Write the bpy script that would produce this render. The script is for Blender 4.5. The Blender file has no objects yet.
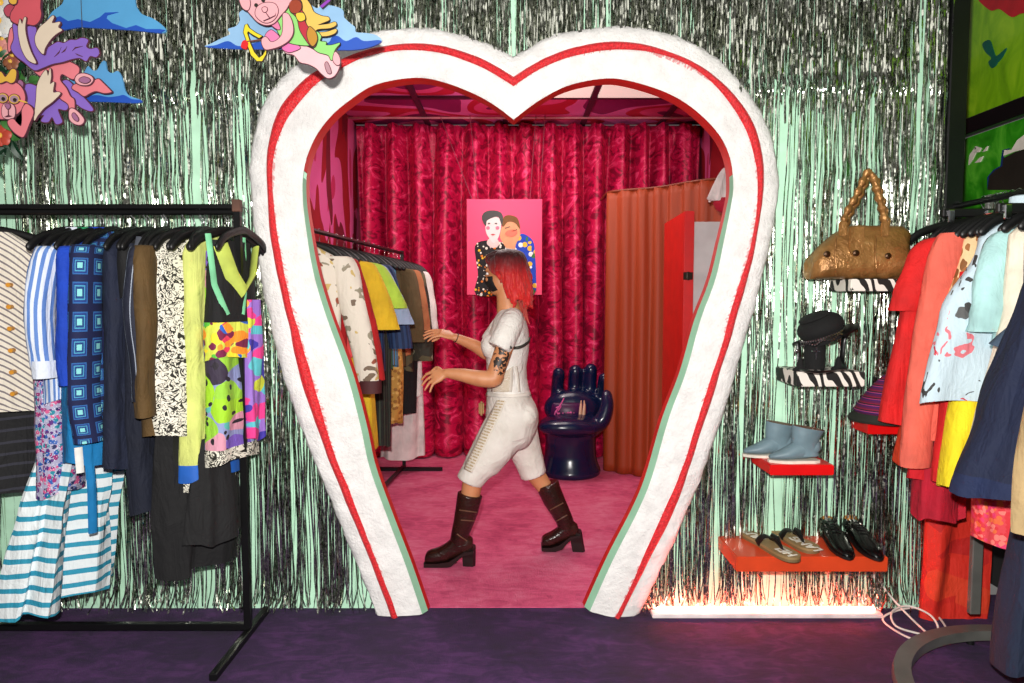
import bpy, bmesh, math, random
import numpy as np
from mathutils import Vector, Matrix, noise
from mathutils.bvhtree import BVHTree
D = bpy.data
SC = bpy.context.scene
COL = SC.collection
PI = math.pi
R = math.radians

# ------------------------------------------------------------------ camera frame
PITCH = R(3.7)
CAMZ = 1.45
F = 1024 * 24 / 36.0

def ray(px, py):
    u = (px - 512) / F
    v = -(py - 341.5) / F
    return Vector((u, math.cos(PITCH) + v * math.sin(PITCH), -math.sin(PITCH) + v * math.cos(PITCH)))

def pY(px, py, Y):
    d = ray(px, py)
    return Vector((0, 0, CAMZ)) + d * (Y / d.y)

def pZ(px, py, z):
    d = ray(px, py)
    return Vector((0, 0, CAMZ)) + d * ((z - CAMZ) / d.z)

def to_px(p):
    p = Vector(p) - Vector((0, 0, CAMZ))
    c, s = math.cos(PITCH), math.sin(PITCH)
    f = p.y * c - p.z * s
    up = p.y * s + p.z * c
    return 512 + F * p.x / f, 341.5 - F * up / f

# ------------------------------------------------------------------ colours and materials
def lin(c):
    c = c / 255.0
    return c / 12.92 if c <= 0.04045 else ((c + 0.055) / 1.055) ** 2.4

def S(rgb):
    return (lin(rgb[0]), lin(rgb[1]), lin(rgb[2]), 1.0)

class NT:
    """small helper around a material's node tree"""
    def __init__(self, name):
        self.m = D.materials.new(name)
        self.m.use_nodes = True
        self.nt = self.m.node_tree
        self.b = self.nt.nodes['Principled BSDF']
        self.L = self.nt.links.new
    def n(self, t, **kw):
        nd = self.nt.nodes.new(t)
        for k, v in kw.items():
            setattr(nd, k, v)
        return nd
    def set(self, **kw):
        for k, v in kw.items():
            self.b.inputs[k.replace('_', ' ')].default_value = v
        return self
    def uv(self):
        return self.n('ShaderNodeTexCoord').outputs['UV']
    def objco(self):
        return self.n('ShaderNodeTexCoord').outputs['Object']
    def mapping(self, src, scale=(1, 1, 1), rot=(0, 0, 0), loc=(0, 0, 0)):
        mp = self.n('ShaderNodeMapping')
        mp.inputs['Scale'].default_value = scale
        mp.inputs['Rotation'].default_value = rot
        mp.inputs['Location'].default_value = loc
        self.L(src, mp.inputs['Vector'])
        return mp.outputs['Vector']
    def noise(self, src, scale=5, detail=2, rough=.5, dist=0):
        nz = self.n('ShaderNodeTexNoise')
        nz.inputs['Scale'].default_value = scale
        nz.inputs['Detail'].default_value = detail
        nz.inputs['Roughness'].default_value = rough
        nz.inputs['Distortion'].default_value = dist
        self.L(src, nz.inputs['Vector'])
        return nz.outputs['Fac']
    def voronoi(self, src, scale=5, rnd=1, feature='F1'):
        v = self.n('ShaderNodeTexVoronoi', feature=feature)
        v.inputs['Scale'].default_value = scale
        v.inputs['Randomness'].default_value = rnd
        self.L(src, v.inputs['Vector'])
        return v
    def math(self, op, a, b=None, c=None):
        nd = self.n('ShaderNodeMath', operation=op)
        for i, x in enumerate((a, b, c)):
            if x is None:
                continue
            if isinstance(x, (int, float)):
                nd.inputs[i].default_value = x
            else:
                self.L(x, nd.inputs[i])
        return nd.outputs[0]
    def sep(self, src):
        s = self.n('ShaderNodeSeparateXYZ')
        self.L(src, s.inputs[0])
        return s.outputs
    def ramp(self, fac, stops, const=False):
        r = self.n('ShaderNodeValToRGB')
        if const:
            r.color_ramp.interpolation = 'CONSTANT'
        e = r.color_ramp.elements
        while len(e) < len(stops):
            e.new(0.5)
        for el, (p, c) in zip(e, stops):
            el.position = p
            el.color = S(c)
        self.L(fac, r.inputs[0])
        return r.outputs[0]
    def mix(self, fac, a, b):
        mx = self.n('ShaderNodeMix', data_type='RGBA')
        for sock, x in ((mx.inputs[0], fac), (mx.inputs[6], a), (mx.inputs[7], b)):
            if isinstance(x, (int, float)):
                sock.default_value = x
            elif isinstance(x, tuple):
                sock.default_value = S(x)
            else:
                self.L(x, sock)
        return mx.outputs[2]
    def color(self, c):
        if isinstance(c, tuple):
            self.b.inputs['Base Color'].default_value = S(c)
        else:
            self.L(c, self.b.inputs['Base Color'])
        return self
    def bump(self, h, strength=.3, dist=.01):
        bp = self.n('ShaderNodeBump')
        bp.inputs['Strength'].default_value = strength
        bp.inputs['Distance'].default_value = dist
        self.L(h, bp.inputs['Height'])
        self.L(bp.outputs[0], self.b.inputs['Normal'])
        return self

_mc = {}
def plain(rgb, rough=.75, var=.12, bump=.15, bscale=60, metal=0, sheen=0, coat=0, name=None):
    key = (rgb, rough, var, bump, bscale, metal, sheen, coat)
    if key in _mc:
        return _mc[key]
    t = NT(name or 'plain')
    t.set(Roughness=rough, Metallic=metal, Sheen_Weight=sheen, Coat_Weight=coat)
    co = t.objco()
    n1 = t.noise(co, 9, 3)
    dk = tuple(x * (1 - var) for x in rgb)
    lt = tuple(min(255, x * (1 + var * .6)) for x in rgb)
    t.color(t.ramp(n1, [(.3, dk), (.7, lt)]))
    if bump:
        t.bump(t.noise(co, bscale, 3), bump, .004)
    _mc[key] = t.m
    return t.m

def wrinkle(t, strength=.55):
    co = t.objco()
    a = t.noise(t.mapping(co, (1, 1, .22)), 15, 3, .55, .6)
    b = t.noise(t.mapping(co, (1, 1, .7)), 9, 3, .6, 1.4)
    c = t.noise(co, 170, 2)
    h = t.math('ADD', t.math('ADD', a, t.math('MULTIPLY', b, .7)), t.math('MULTIPLY', c, .06))
    t.bump(h, strength, .03)

_cc = {}
def cloth(rgb, rough=.85, var=.1, fold=.55):
    key = (rgb, rough, fold)
    if key in _cc:
        return _cc[key]
    t = NT('cloth')
    t.set(Roughness=rough)
    n1 = t.noise(t.objco(), 9, 3)
    t.color(t.ramp(n1, [(.3, tuple(x * (1 - var) for x in rgb)), (.7, tuple(min(255, x * (1 + var * .5)) for x in rgb))]))
    wrinkle(t, fold)
    _cc[key] = t.m
    return t.m

def stripes(c1, c2, per=.02, duty=.5, axis='u', wob=0, c3=None, rough=.8):
    t = NT('striped_cloth')
    t.set(Roughness=rough)
    s = t.sep(t.uv())
    x = s[0] if axis == 'u' else s[1]
    if axis == 'd':
        x = t.math('ADD', t.math('ABSOLUTE', s[0]), t.math('MULTIPLY', s[1], .9))
    if wob:
        x = t.math('ADD', x, t.math('MULTIPLY', t.noise(t.uv(), 7, 2), wob))
    f = t.math('FRACT', t.math('DIVIDE', x, per))
    col = t.mix(t.math('LESS_THAN', f, duty), c2, c1)
    if c3:
        col = t.mix(t.math('LESS_THAN', t.math('ABSOLUTE', t.math('SUBTRACT', f, duty * .5)), .06), col, c3)
    t.color(col)
    wrinkle(t)
    return t.m

def multi(base, pal, scale=20, cover=.45, dist=.0, rough=.75, second=None):
    """printed cloth: blobs of the palette colours on the base"""
    t = NT('printed_cloth')
    t.set(Roughness=rough)
    uv = t.uv()
    if dist:
        nz = t.n('ShaderNodeTexNoise')
        nz.inputs['Scale'].default_value = scale * .7
        t.L(uv, nz.inputs['Vector'])
        mx = t.n('ShaderNodeVectorMath', operation='MULTIPLY_ADD')
        t.L(nz.outputs['Color'], mx.inputs[0])
        mx.inputs[1].default_value = (dist, dist, 0)
        t.L(uv, mx.inputs[2])
        uv = mx.outputs[0]
    v = t.voronoi(uv, scale)
    sc = t.sep(v.outputs['Color'])
    n = len(pal)
    colr = t.ramp(sc[0], [(i / n, c) for i, c in enumerate(pal)], const=True)
    m = t.math('LESS_THAN', v.outputs['Distance'], cover)
    col = t.mix(m, base, colr)
    if second:
        v2 = t.voronoi(uv, scale * 2.3)
        m2 = t.math('LESS_THAN', v2.outputs['Distance'], .25)
        col = t.mix(m2, col, second)
    t.color(col)
    wrinkle(t, .45)
    return t.m

def scroll(c1, c2, scale=30, width=.09, rough=.8):
    t = NT('scroll_print_cloth')
    t.set(Roughness=rough)
    nz = t.noise(t.uv(), scale, 1, .5, 1.5)
    f = t.math('ABSOLUTE', t.math('SUBTRACT', t.math('FRACT', t.math('MULTIPLY', nz, 4)), .5))
    t.color(t.mix(t.math('GREATER_THAN', f, width * 3), c1, c2))
    return t.m

def zebra():
    t = NT('zebra_print')
    t.set(Roughness=.6)
    co = t.mapping(t.objco(), (1, 1, .55), (0, R(38), R(10)))
    w = t.n('ShaderNodeTexWave', wave_type='BANDS')
    w.inputs['Scale'].default_value = 8.5
    w.inputs['Distortion'].default_value = 7
    w.inputs['Detail'].default_value = .6
    w.inputs['Detail Scale'].default_value = 1.6
    t.L(co, w.inputs['Vector'])
    t.color(t.mix(t.math('GREATER_THAN', w.outputs['Fac'], .5), (22, 20, 20), (232, 226, 216)))
    return t.m

def granny():
    t = NT('square_pattern_cloth')
    t.set(Roughness=.85)
    s = t.sep(t.uv())
    fx = t.math('ABSOLUTE', t.math('SUBTRACT', t.math('FRACT', t.math('DIVIDE', s[0], .06)), .5))
    fy = t.math('ABSOLUTE', t.math('SUBTRACT', t.math('FRACT', t.math('DIVIDE', s[1], .062)), .5))
    mx = t.math('MAXIMUM', fx, fy)
    c = t.ramp(mx, [(0, (130, 205, 205)), (.12, (20, 60, 120)), (.2, (70, 150, 185)), (.25, (22, 50, 120)), (.31, (40, 96, 160)), (.36, (12, 22, 66))], const=True)
    t.color(c)
    return t.m

BLACK = plain((14, 14, 15), .45, .1, .1, name='black')
BLACKMET = plain((20, 20, 21), .35, .1, .05, 80, .3, name='black_powder_coat')
CHROME = plain((200, 200, 205), .18, .05, 0, 60, 1, name='chrome')

# ------------------------------------------------------------------ objects
WL = {}
def empty(name, loc, label=None, cat=None, group=None, kind=None, parent=None):
    o = D.objects.new(name, None)
    COL.objects.link(o)
    o.empty_display_size = .05
    put(o, Vector(loc), parent)
    tag(o, label, cat, group, kind)
    return o

def put(o, world, parent=None):
    WL[o.name] = Vector(world)
    if parent is not None:
        o.parent = parent
        o.location = Vector(world) - WL[parent.name]
    else:
        o.location = world

def tag(o, label=None, cat=None, group=None, kind=None):
    for k, v in (('label', label), ('category', cat), ('group', group), ('kind', kind)):
        if v:
            o[k] = v
    return o

def link(name, me, parent=None, label=None, cat=None, group=None, kind=None, mats=None):
    """link a mesh given in world coordinates; its origin goes to its own base"""
    n = len(me.vertices)
    co = np.empty(n * 3, dtype=np.float32)
    me.vertices.foreach_get('co', co)
    co = co.reshape(-1, 3)
    lo, hi = co.min(0), co.max(0)
    o0 = np.array(((lo[0] + hi[0]) / 2, (lo[1] + hi[1]) / 2, lo[2]), dtype=np.float32)
    co -= o0
    me.vertices.foreach_set('co', co.ravel())
    o = D.objects.new(name, me)
    me.name = name
    COL.objects.link(o)
    put(o, Vector(o0.tolist()), parent)
    if mats is not None:
        for m in (mats if isinstance(mats, (list, tuple)) else [mats]):
            me.materials.append(m)
    tag(o, label, cat, group, kind)
    return o

class MB:
    def __init__(self):
        self.v, self.f, self.uv, self.mi = [], [], [], []
        self.cur = 0
    def face(self, idx, uvs=None):
        self.f.append(tuple(idx))
        self.uv.append(uvs)
        self.mi.append(self.cur)
    def add(self, pts):
        b = len(self.v)
        self.v.extend(Vector(p) for p in pts)
        return b
    def box(self, c, s, rot=None):
        c = Vector(c)
        q = []
        for dx in (-.5, .5):
            for dy in (-.5, .5):
                for dz in (-.5, .5):
                    p = Vector((dx * s[0], dy * s[1], dz * s[2]))
                    if rot is not None:
                        p = rot @ p
                    q.append(c + p)
        b = self.add(q)
        for f in ((0, 1, 3, 2), (4, 6, 7, 5), (0, 4, 5, 1), (2, 3, 7, 6), (0, 2, 6, 4), (1, 5, 7, 3)):
            self.face([b + i for i in f])
        return self
    def bar(self, a, b, w, h, up=(0, 0, 1)):
        a, b = Vector(a), Vector(b)
        d = (b - a)
        x = d.normalized()
        y = Vector(up).cross(x)
        if y.length < 1e-4:
            y = Vector((0, 1, 0)).cross(x)
        y.normalize()
        z = x.cross(y)
        return self.box((a + b) / 2, (d.length, w, h), Matrix((x, y, z)).transposed())
    def rings(self, rings, cap=True, closed=True, uvs=None, loop=False):
        """loft equal-length rings of points"""
        n = len(rings[0])
        bs = [self.add(r) for r in rings]
        m = len(rings)
        for i in range(m if loop else m - 1):
            i2 = (i + 1) % m
            for j in range(n if closed else n - 1):
                k = (j + 1) % n
                q = [bs[i] + j, bs[i] + k, bs[i2] + k, bs[i2] + j]
                uv = None
                if uvs is not None:
                    u2 = uvs[i][j + 1] if closed else uvs[i][k]
                    u3 = uvs[i2][j + 1] if closed else uvs[i2][k]
                    uv = [uvs[i][j], u2, u3, uvs[i2][j]]
                self.face(q, uv)
        if cap and closed and not loop:
            self.face([bs[0] + j for j in range(n)][::-1])
            self.face([bs[-1] + j for j in range(n)])
        return self
    def tube(self, pts, r, n=10, cap=True, flat=None, up=None):
        """tube along pts; r number or list; flat=(a,b) scales the two section axes; up fixes the first axis"""
        pts = [Vector(p) for p in pts]
        m = len(pts)
        rr = r if isinstance(r, (list, tuple)) else [r] * m
        fa, fb = flat or (1, 1)
        rings = []
        ref = None
        for i in range(m):
            t = (pts[min(i + 1, m - 1)] - pts[max(i - 1, 0)])
            t.normalize()
            if up is not None:
                x = Vector(up) - t * t.dot(Vector(up))
                if x.length < 1e-4:
                    x = t.orthogonal()
            elif ref is None:
                x = t.orthogonal()
            else:
                x = ref - t * ref.dot(t)
            x.normalize()
            ref = x
            y = t.cross(x)
            rings.append([pts[i] + x * (rr[i] * fa * math.cos(2 * PI * k / n)) + y * (rr[i] * fb * math.sin(2 * PI * k / n)) for k in range(n)])
        return self.rings(rings, cap)
    def capsule(self, pts, r, n=10, **kw):
        """tube with rounded ends"""
        pts = [Vector(p) for p in pts]
        m = len(pts)
        rr = list(r) if isinstance(r, (list, tuple)) else [r] * m
        d0 = (pts[0] - pts[1]).normalized()
        d1 = (pts[-1] - pts[-2]).normalized()
        P, Q = [], []
        for a in (80, 55, 28):
            P.append(pts[0] + d0 * rr[0] * math.sin(R(a)))
            Q.append(rr[0] * math.cos(R(a)))
        P += pts
        Q += rr
        for a in (28, 55, 80):
            P.append(pts[-1] + d1 * rr[-1] * math.sin(R(a)))
            Q.append(rr[-1] * math.cos(R(a)))
        return self.tube(P, Q, n, **kw)
    def ell(self, c, rad, n=20, m=12, rot=None):
        c = Vector(c)
        rings = []
        for i in range(1, m):
            th = PI * i / m
            ring = []
            for k in range(n):
                ph = 2 * PI * k / n
                p = Vector((rad[0] * math.sin(th) * math.cos(ph), rad[1] * math.sin(th) * math.sin(ph), rad[2] * math.cos(th)))
                ring.append(c + (rot @ p if rot is not None else p))
            rings.append(ring)
        return self.rings(rings, True)
    def lathe(self, prof, c, n=24, axis=None):
        c = Vector(c)
        M = axis if axis is not None else Matrix.Identity(3)
        return self.rings([[c + M @ Vector((r * math.cos(2 * PI * k / n), r * math.sin(2 * PI * k / n), z)) for k in range(n)] for r, z in prof], True)
    def prism(self, poly, off):
        """poly: world points (planar); off: extrusion vector"""
        n = len(poly)
        b = self.add(poly)
        c = self.add([Vector(p) + Vector(off) for p in poly])
        self.face([b + i for i in range(n)])
        self.face([c + i for i in range(n)][::-1])
        for i in range(n):
            k = (i + 1) % n
            self.face([b + k, b + i, c + i, c + k])
        return self
    def mesh(self, smooth=True, angle=None):
        me = D.meshes.new('m')
        me.from_pydata([tuple(p) for p in self.v], [], self.f)
        if any(u is not None for u in self.uv):
            ul = me.uv_layers.new(name='UVMap')
            i = 0
            dat = np.zeros((len(me.loops), 2), dtype=np.float32)
            for f, u in zip(self.f, self.uv):
                for j in range(len(f)):
                    if u is not None:
                        dat[i] = u[j]
                    i += 1
            ul.data.foreach_set('uv', dat.ravel())
        me.polygons.foreach_set('material_index', np.array(self.mi, dtype=np.int32))
        bm = bmesh.new()
        bm.from_mesh(me)
        ng = [f for f in bm.faces if len(f.verts) > 4]
        if ng:
            bmesh.ops.triangulate(bm, faces=ng, ngon_method='EAR_CLIP')
        if not any(u is not None for u in self.uv):
            bmesh.ops.recalc_face_normals(bm, faces=bm.faces)
        if angle is not None:
            for e in bm.edges:
                if len(e.link_faces) == 2 and e.calc_face_angle(0) > R(angle):
                    e.smooth = False
        for f in bm.faces:
            f.smooth = smooth
        bm.to_mesh(me)
        bm.free()
        return me
    def build(self, name, mat, parent=None, smooth=True, angle=40, **kw):
        return link(name, self.mesh(smooth, angle), parent, mats=mat, **kw)
    def bevel(self, name, mat, parent=None, w=.004, seg=2, **kw):
        me = self.mesh(False)
        bm = bmesh.new()
        bm.from_mesh(me)
        bmesh.ops.remove_doubles(bm, verts=bm.verts, dist=1e-6)
        ed = [e for e in bm.edges if len(e.link_faces) == 2 and e.calc_face_angle(0) > R(30)]
        bmesh.ops.bevel(bm, geom=ed, offset=w, segments=seg, affect='EDGES', clamp_overlap=True)
        bm.to_mesh(me)
        bm.free()
        return link(name, me, parent, mats=mat, **kw)
    def remesh(self, voxel, smooth=6, factor=.5):
        me = self.mesh(True)
        o = D.objects.new('tmp', me)
        COL.objects.link(o)
        md = o.modifiers.new('r', 'REMESH')
        md.mode = 'VOXEL'
        md.voxel_size = voxel
        if smooth:
            ms = o.modifiers.new('s', 'SMOOTH')
            ms.factor = factor
            ms.iterations = smooth
        dg = bpy.context.evaluated_depsgraph_get()
        dg.update()
        out = D.meshes.new_from_object(o.evaluated_get(dg))
        D.objects.remove(o)
        out.polygons.foreach_set('use_smooth', np.ones(len(out.polygons), dtype=bool))
        return out

def spline(pts, per=6, closed=False):
    """Catmull-Rom through tuples/vectors"""
    P = [Vector(p) for p in pts]
    n = len(P)
    out = []
    for i in range(n if closed else n - 1):
        if closed:
            a, b, c, d = P[(i - 1) % n], P[i], P[(i + 1) % n], P[(i + 2) % n]
        else:
            a, b, c, d = P[max(i - 1, 0)], P[i], P[i + 1], P[min(i + 2, n - 1)]
        for k in range(per):
            t = k / per
            out.append(.5 * ((2 * b) + (c - a) * t + (2 * a - 5 * b + 4 * c - d) * t * t + (3 * b - a - 3 * c + d) * t ** 3))
    if not closed:
        out.append(P[-1])
    return out

def resample(pts, n):
    d = [0]
    for a, b in zip(pts, pts[1:]):
        d.append(d[-1] + (b - a).length)
    out = []
    j = 0
    for i in range(n):
        s = d[-1] * i / (n - 1)
        while j < len(d) - 2 and d[j + 1] < s:
            j += 1
        t = (s - d[j]) / max(d[j + 1] - d[j], 1e-9)
        out.append(pts[j].lerp(pts[j + 1], min(1, max(0, t))))
    return out

def lerp(a, b, t):
    return a + (b - a) * t

def keyed(keys, t):
    """piecewise smooth interpolation of tuples keyed on their first entry"""
    if t <= keys[0][0]:
        return keys[0]
    for a, b in zip(keys, keys[1:]):
        if t <= b[0]:
            w = (t - a[0]) / (b[0] - a[0])
            w = w * w * (3 - 2 * w) * .5 + w * .5
            return tuple(lerp(x, y, w) for x, y in zip(a, b))
    return keys[-1]
# ------------------------------------------------------------------ setting
WALL_Y = 3.105
HY = 3.02           # front face of the heart
INX0, INX1 = -1.42, 1.72
BACK = 6.36
CEIL = 3.02

def quadmesh(a, b, c, d, n=1, m=1):
    mb = MB()
    a, b, c, d = map(Vector, (a, b, c, d))
    rings = []
    uvs = []
    for i in range(m + 1):
        l, r = a.lerp(d, i / m), b.lerp(c, i / m)
        rings.append([l.lerp(r, j / n) for j in range(n + 1)])
        uvs.append([((r - l).length * j / n, (d - a).length * i / m) for j in range(n + 1)])
    mb.rings(rings, False, False, uvs)
    return mb

# carpets
def carpet(name, c1, c2, c3, sc):
    t = NT(name)
    t.set(Roughness=.95, Sheen_Weight=.03)
    co = t.objco()
    a = t.noise(co, 3.2, 5, .65)
    b = t.noise(t.mapping(co, (1, 2.2, 1), (0, 0, .5)), 7, 4, .7, 1.2)
    f = t.math('ADD', t.math('MULTIPLY', a, .55), t.math('MULTIPLY', b, .45))
    t.color(t.ramp(f, [(.36, c1), (.5, c2), (.66, c3)]))
    h = t.math('ADD', t.noise(co, sc, 3, .7), t.math('MULTIPLY', t.noise(co, 26, 2), .5))
    t.bump(h, .8, .012)
    return t.m
M_PURPLE = carpet('purple_carpet', (32, 8, 50), (50, 14, 70), (88, 40, 106), 160)
M_PINK = carpet('pink_carpet', (206, 62, 112), (238, 94, 140), (250, 138, 172), 150)
mb = MB(); mb.box((0, .55, -.05), (7.4, 5.4, .1))
mb.build('floor', M_PURPLE, None, kind='structure', label='dark purple carpet floor in front of the tinsel wall', cat='floor')
mb = MB(); mb.box(((INX0 + INX1) / 2, 3.108 + 1.65, -.048), (INX1 - INX0 + .1, 3.30, .104))
o = mb.build('floor_inner', M_PINK, None, kind='structure', label='pink carpet floor of the room behind the heart', cat='floor')

# heart outlines in the plane of the heart's face, left half then right half (foot to notch)
OL = [(378, 616), (356, 560), (331, 500), (306, 440), (285, 380), (269, 315), (257, 250), (251, 185), (254, 135), (268, 96), (290, 70), (322, 49), (360, 36), (400, 29.5), (440, 31), (478, 41), (502, 52), (513.5, 58)]
OR = [(634, 621), (657, 575), (682, 520), (702, 470), (723, 410), (741, 350), (758, 290), (772, 232), (778, 182), (769, 132), (747, 92), (712, 56), (672, 36), (632, 28), (592, 29.5), (552, 38), (528, 49), (513.5, 58)]
IL = [(422, 615), (405, 565), (386, 515), (369, 467), (360, 426), (346, 373), (325, 314), (313, 273), (306, 232), (302, 195), (304, 165), (314, 138), (330, 116), (350, 99), (375, 84), (413, 77), (442, 81), (476, 94), (498, 107), (513.5, 119)]
IR = [(590, 612), (613, 561), (638, 512), (652, 478), (669, 419), (686.5, 372), (701, 320), (716, 279), (725, 238), (732, 203), (734, 185), (731, 158), (719, 133), (694, 108), (665, 91), (627, 79.5), (602, 78), (568, 85), (539, 100), (513.5, 119)]
NH = 110
def half(pts):
    w = [pY(x, y, HY) for x, y in pts]
    return resample(spline(w, 8), NH)
ol, orr, il, ir = half(OL), half(OR), half(IL), half(IR)
OUT = ol + orr[::-1][1:]
INN = il + ir[::-1][1:]
NS = len(OUT)

def inside_poly(x, z, poly):
    px = np.array([p.x for p in poly]); pz = np.array([p.z for p in poly])
    c = np.zeros(x.shape, dtype=bool)
    j = len(px) - 1
    for i in range(len(px)):
        cond = ((pz[i] > z) != (pz[j] > z)) & (x < (px[j] - px[i]) * (z - pz[i]) / (pz[j] - pz[i] + 1e-12) + px[i])
        c ^= cond
        j = i
    return c

# mint wall with the heart-shaped opening
def wall_tint(name, c, var=.06):
    return plain(c, .8, var, .1, 14, name=name)
M_MINT = wall_tint('mint_wall', (196, 242, 212))
XL, XR, ZT = -3.3, 1.97, 3.1
mb = MB()
mid = [OUT[i].lerp(INN[i], .95) for i in range(NS)]
for y, flip in ((WALL_Y, 0), (WALL_Y + .008, 1)):
    ring = [Vector((p.x, y, max(p.z, 0))) for p in mid]
    k = NS // 2
    frameL = [Vector((XL, y, 0))] + [Vector((XL, y, ZT)), Vector((ring[k].x, y, ZT))]
    pl = [Vector((XL, y, 0)), Vector((ring[0].x, y, 0))] + ring[:k + 1] + [Vector((ring[k].x, y, ZT)), Vector((XL, y, ZT))]
    pr = ring[k:] + [Vector((ring[-1].x, y, 0)), Vector((XR, y, 0)), Vector((XR, y, ZT)), Vector((ring[k].x, y, ZT))]
    for pgn in (pl, pr):
        b = mb.add(pgn)
        mb.face([b + i for i in range(len(pgn))])
mb.build('wall_back', M_MINT, None, smooth=False, kind='structure', label='mint green wall behind the tinsel around the heart doorway', cat='wall')

# white heart arch -------------------------------------------------
t = NT('white_foam_paint')
t.set(Roughness=.8)
co = t.objco()
uv = t.uv()
su = t.sep(uv)
streak = t.noise(t.mapping(uv, (90, 9, 1)), 1, 3, .7)
patch = t.noise(t.mapping(uv, (5, 1, 1)), 1, 2)
v = su[1]
lim = t.math('ADD', .455, t.math('MULTIPLY', t.math('SUBTRACT', patch, .35), .36))
inband = t.math('MULTIPLY', t.math('GREATER_THAN', v, .40), t.math('LESS_THAN', v, lim))
fade = t.math('GREATER_THAN', streak, t.math('ADD', .40, t.math('MULTIPLY', t.math('SUBTRACT', v, .42), 1.7)))
m = t.math('MULTIPLY', t.math('MULTIPLY', inband, fade), .62)
base = t.ramp(t.noise(co, 14, 4, .6), [(.3, (226, 224, 222)), (.7, (246, 244, 242))])
t.color(t.mix(m, base, (214, 34, 46)))
t.bump(t.math('ADD', t.noise(co, 70, 4, .7), t.math('MULTIPLY', t.noise(co, 18, 3), 1.5)), .75, .010)
M_FOAM = t.m
M_MINTEDGE = plain((150, 200, 168), .8, .05, .1)
M_REDEDGE = plain((214, 30, 22), .55, .08, .15)
M_RIBBON = NT('red_ruffle')
M_RIBBON.set(Roughness=.45, Sheen_Weight=.1)
uvr = M_RIBBON.uv()
M_RIBBON.color(M_RIBBON.ramp(M_RIBBON.noise(M_RIBBON.mapping(uvr, (120, 4, 1)), 1, 2), [(.35, (186, 8, 20)), (.65, (236, 30, 42))]))
M_RIBBON.bump(M_RIBBON.noise(M_RIBBON.mapping(uvr, (150, 6, 1)), 1, 2), .8, .008)
M_RIBBON = M_RIBBON.m

arch = empty('heart_archway', (0, HY, 0), 'big white heart-shaped doorway arch with a wavy red stripe', 'archway')
prof = [(0.0, .10), (-.005, .08), (.0, .05), (.03, .022), (.09, .006), (.18, .0), (.3, -.004), (.42, -.006), (.56, -.005), (.7, -.004), (.84, -.001), (.95, .002), (1.0, .010)]
arc = [0]
for i in range(1, NS):
    arc.append(arc[-1] + (OUT[i].lerp(INN[i], .5) - OUT[i - 1].lerp(INN[i - 1], .5)).length)
rings, uvs = [], []
random.seed(4)
for i in range(NS):
    a, b = OUT[i] + (OUT[i] - INN[i]).normalized() * .022, INN[i]
    r_, u_ = [], []
    for k, (tt, dy) in enumerate(prof):
        p = a.lerp(b, tt)
        q = Vector((p.x, HY + dy, max(p.z, 0)))
        nz = noise.noise(q * 22) * .006 + noise.noise(q * 60) * .003
        if 0 < k < len(prof) - 1:
            q.y += nz
        if k < 4:
            w = noise.noise(q * 16) * .009 + noise.noise(q * 45) * .006
            q += (a - b).normalized() * w * (1 if i not in (0, NS - 1) else 0)
        q.z = max(q.z, 0)
        r_.append(q)
        u_.append((arc[i], tt))
    rings.append(r_)
    uvs.append(u_)
mb = MB()
mb.rings(rings, False, False, uvs)
mb.build('arch_face', M_FOAM, arch, label='white rough-painted foam face')
# inner reveal: mint strip on the lower sides, then the red frame
def MS(i):
    z = INN[i].z
    return lerp(.022, .003, min(1, max(0, (z - 1.5) / .6)))
def reveal(name, mat, y0, y1, sel, shrink0, shrink1, label, seg=4):
    rg, uvl = [], []
    for i in range(NS):
        if not sel(i):
            if len(rg) > 1:
                yield rg
            rg = []
            continue
        p = INN[i]
        c = (p - OUT[i]).normalized()
        row = []
        for k in range(seg + 1):
            y = lerp(y0, y1, k / seg)
            s0 = shrink0(i) if callable(shrink0) else shrink0
            s = lerp(s0, shrink1(i) if callable(shrink1) else shrink1, k / seg)
            q = p + c * s
            row.append(Vector((q.x, y, max(q.z, 0))))
        rg.append(row)
    if len(rg) > 1:
        yield rg
mb = MB()
for rg in reveal('', None, HY + .008, HY + .045, lambda i: INN[i].z < 2.0, 0, lambda i: MS(i), ''):
    mb.rings(rg, False, False)
mb.build('mint_edge', M_MINTEDGE, arch, label='mint green inner edge')
mb = MB()
for rg in reveal('', None, HY + .012, HY + .045, lambda i: INN[i].z >= 1.98, 0, lambda i: MS(i), ''):
    mb.rings(rg, False, False)
mb.build('red_edge', M_REDEDGE, arch, label='red inner edge at the top')
mb = MB()
for rg in reveal('', None, HY + .045, HY + .088, lambda i: True, lambda i: MS(i), lambda i: MS(i) * 1.15 + .001, ''):
    mb.rings(rg, False, False)
mb.build('inner_frame', M_REDEDGE, arch, label='red inner frame of the opening')
# red ribbon
rings, uvs = [], []
for i in range(NS):
    a, b = OUT[i], INN[i]
    s = arc[i]
    c0 = .385 + 0.05 * noise.noise(Vector((s * 1.3, 3, 0))) + .018 * noise.noise(Vector((s * 7, 5, 0)))
    hw = .074 + .05 * noise.noise(Vector((s * 2.3, 9, 0)))
    row, u_ = [], []
    for k in range(7):
        tt = c0 + hw * (k / 3 - 1)
        p = a.lerp(b, tt)
        e = 1 - abs(k / 3 - 1) ** 2
        row.append(Vector((p.x, HY - .017 - .012 * e - .004 * noise.noise(Vector((s * 40, k * 2., 1))), max(p.z, .002))))
        u_.append((s, k / 6))
    rings.append(row)
    uvs.append(u_)
mb = MB()
mb.rings(rings, False, False, uvs)
mb.build('ribbon', M_RIBBON, arch, label='ruffled red ribbon stripe')

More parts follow.
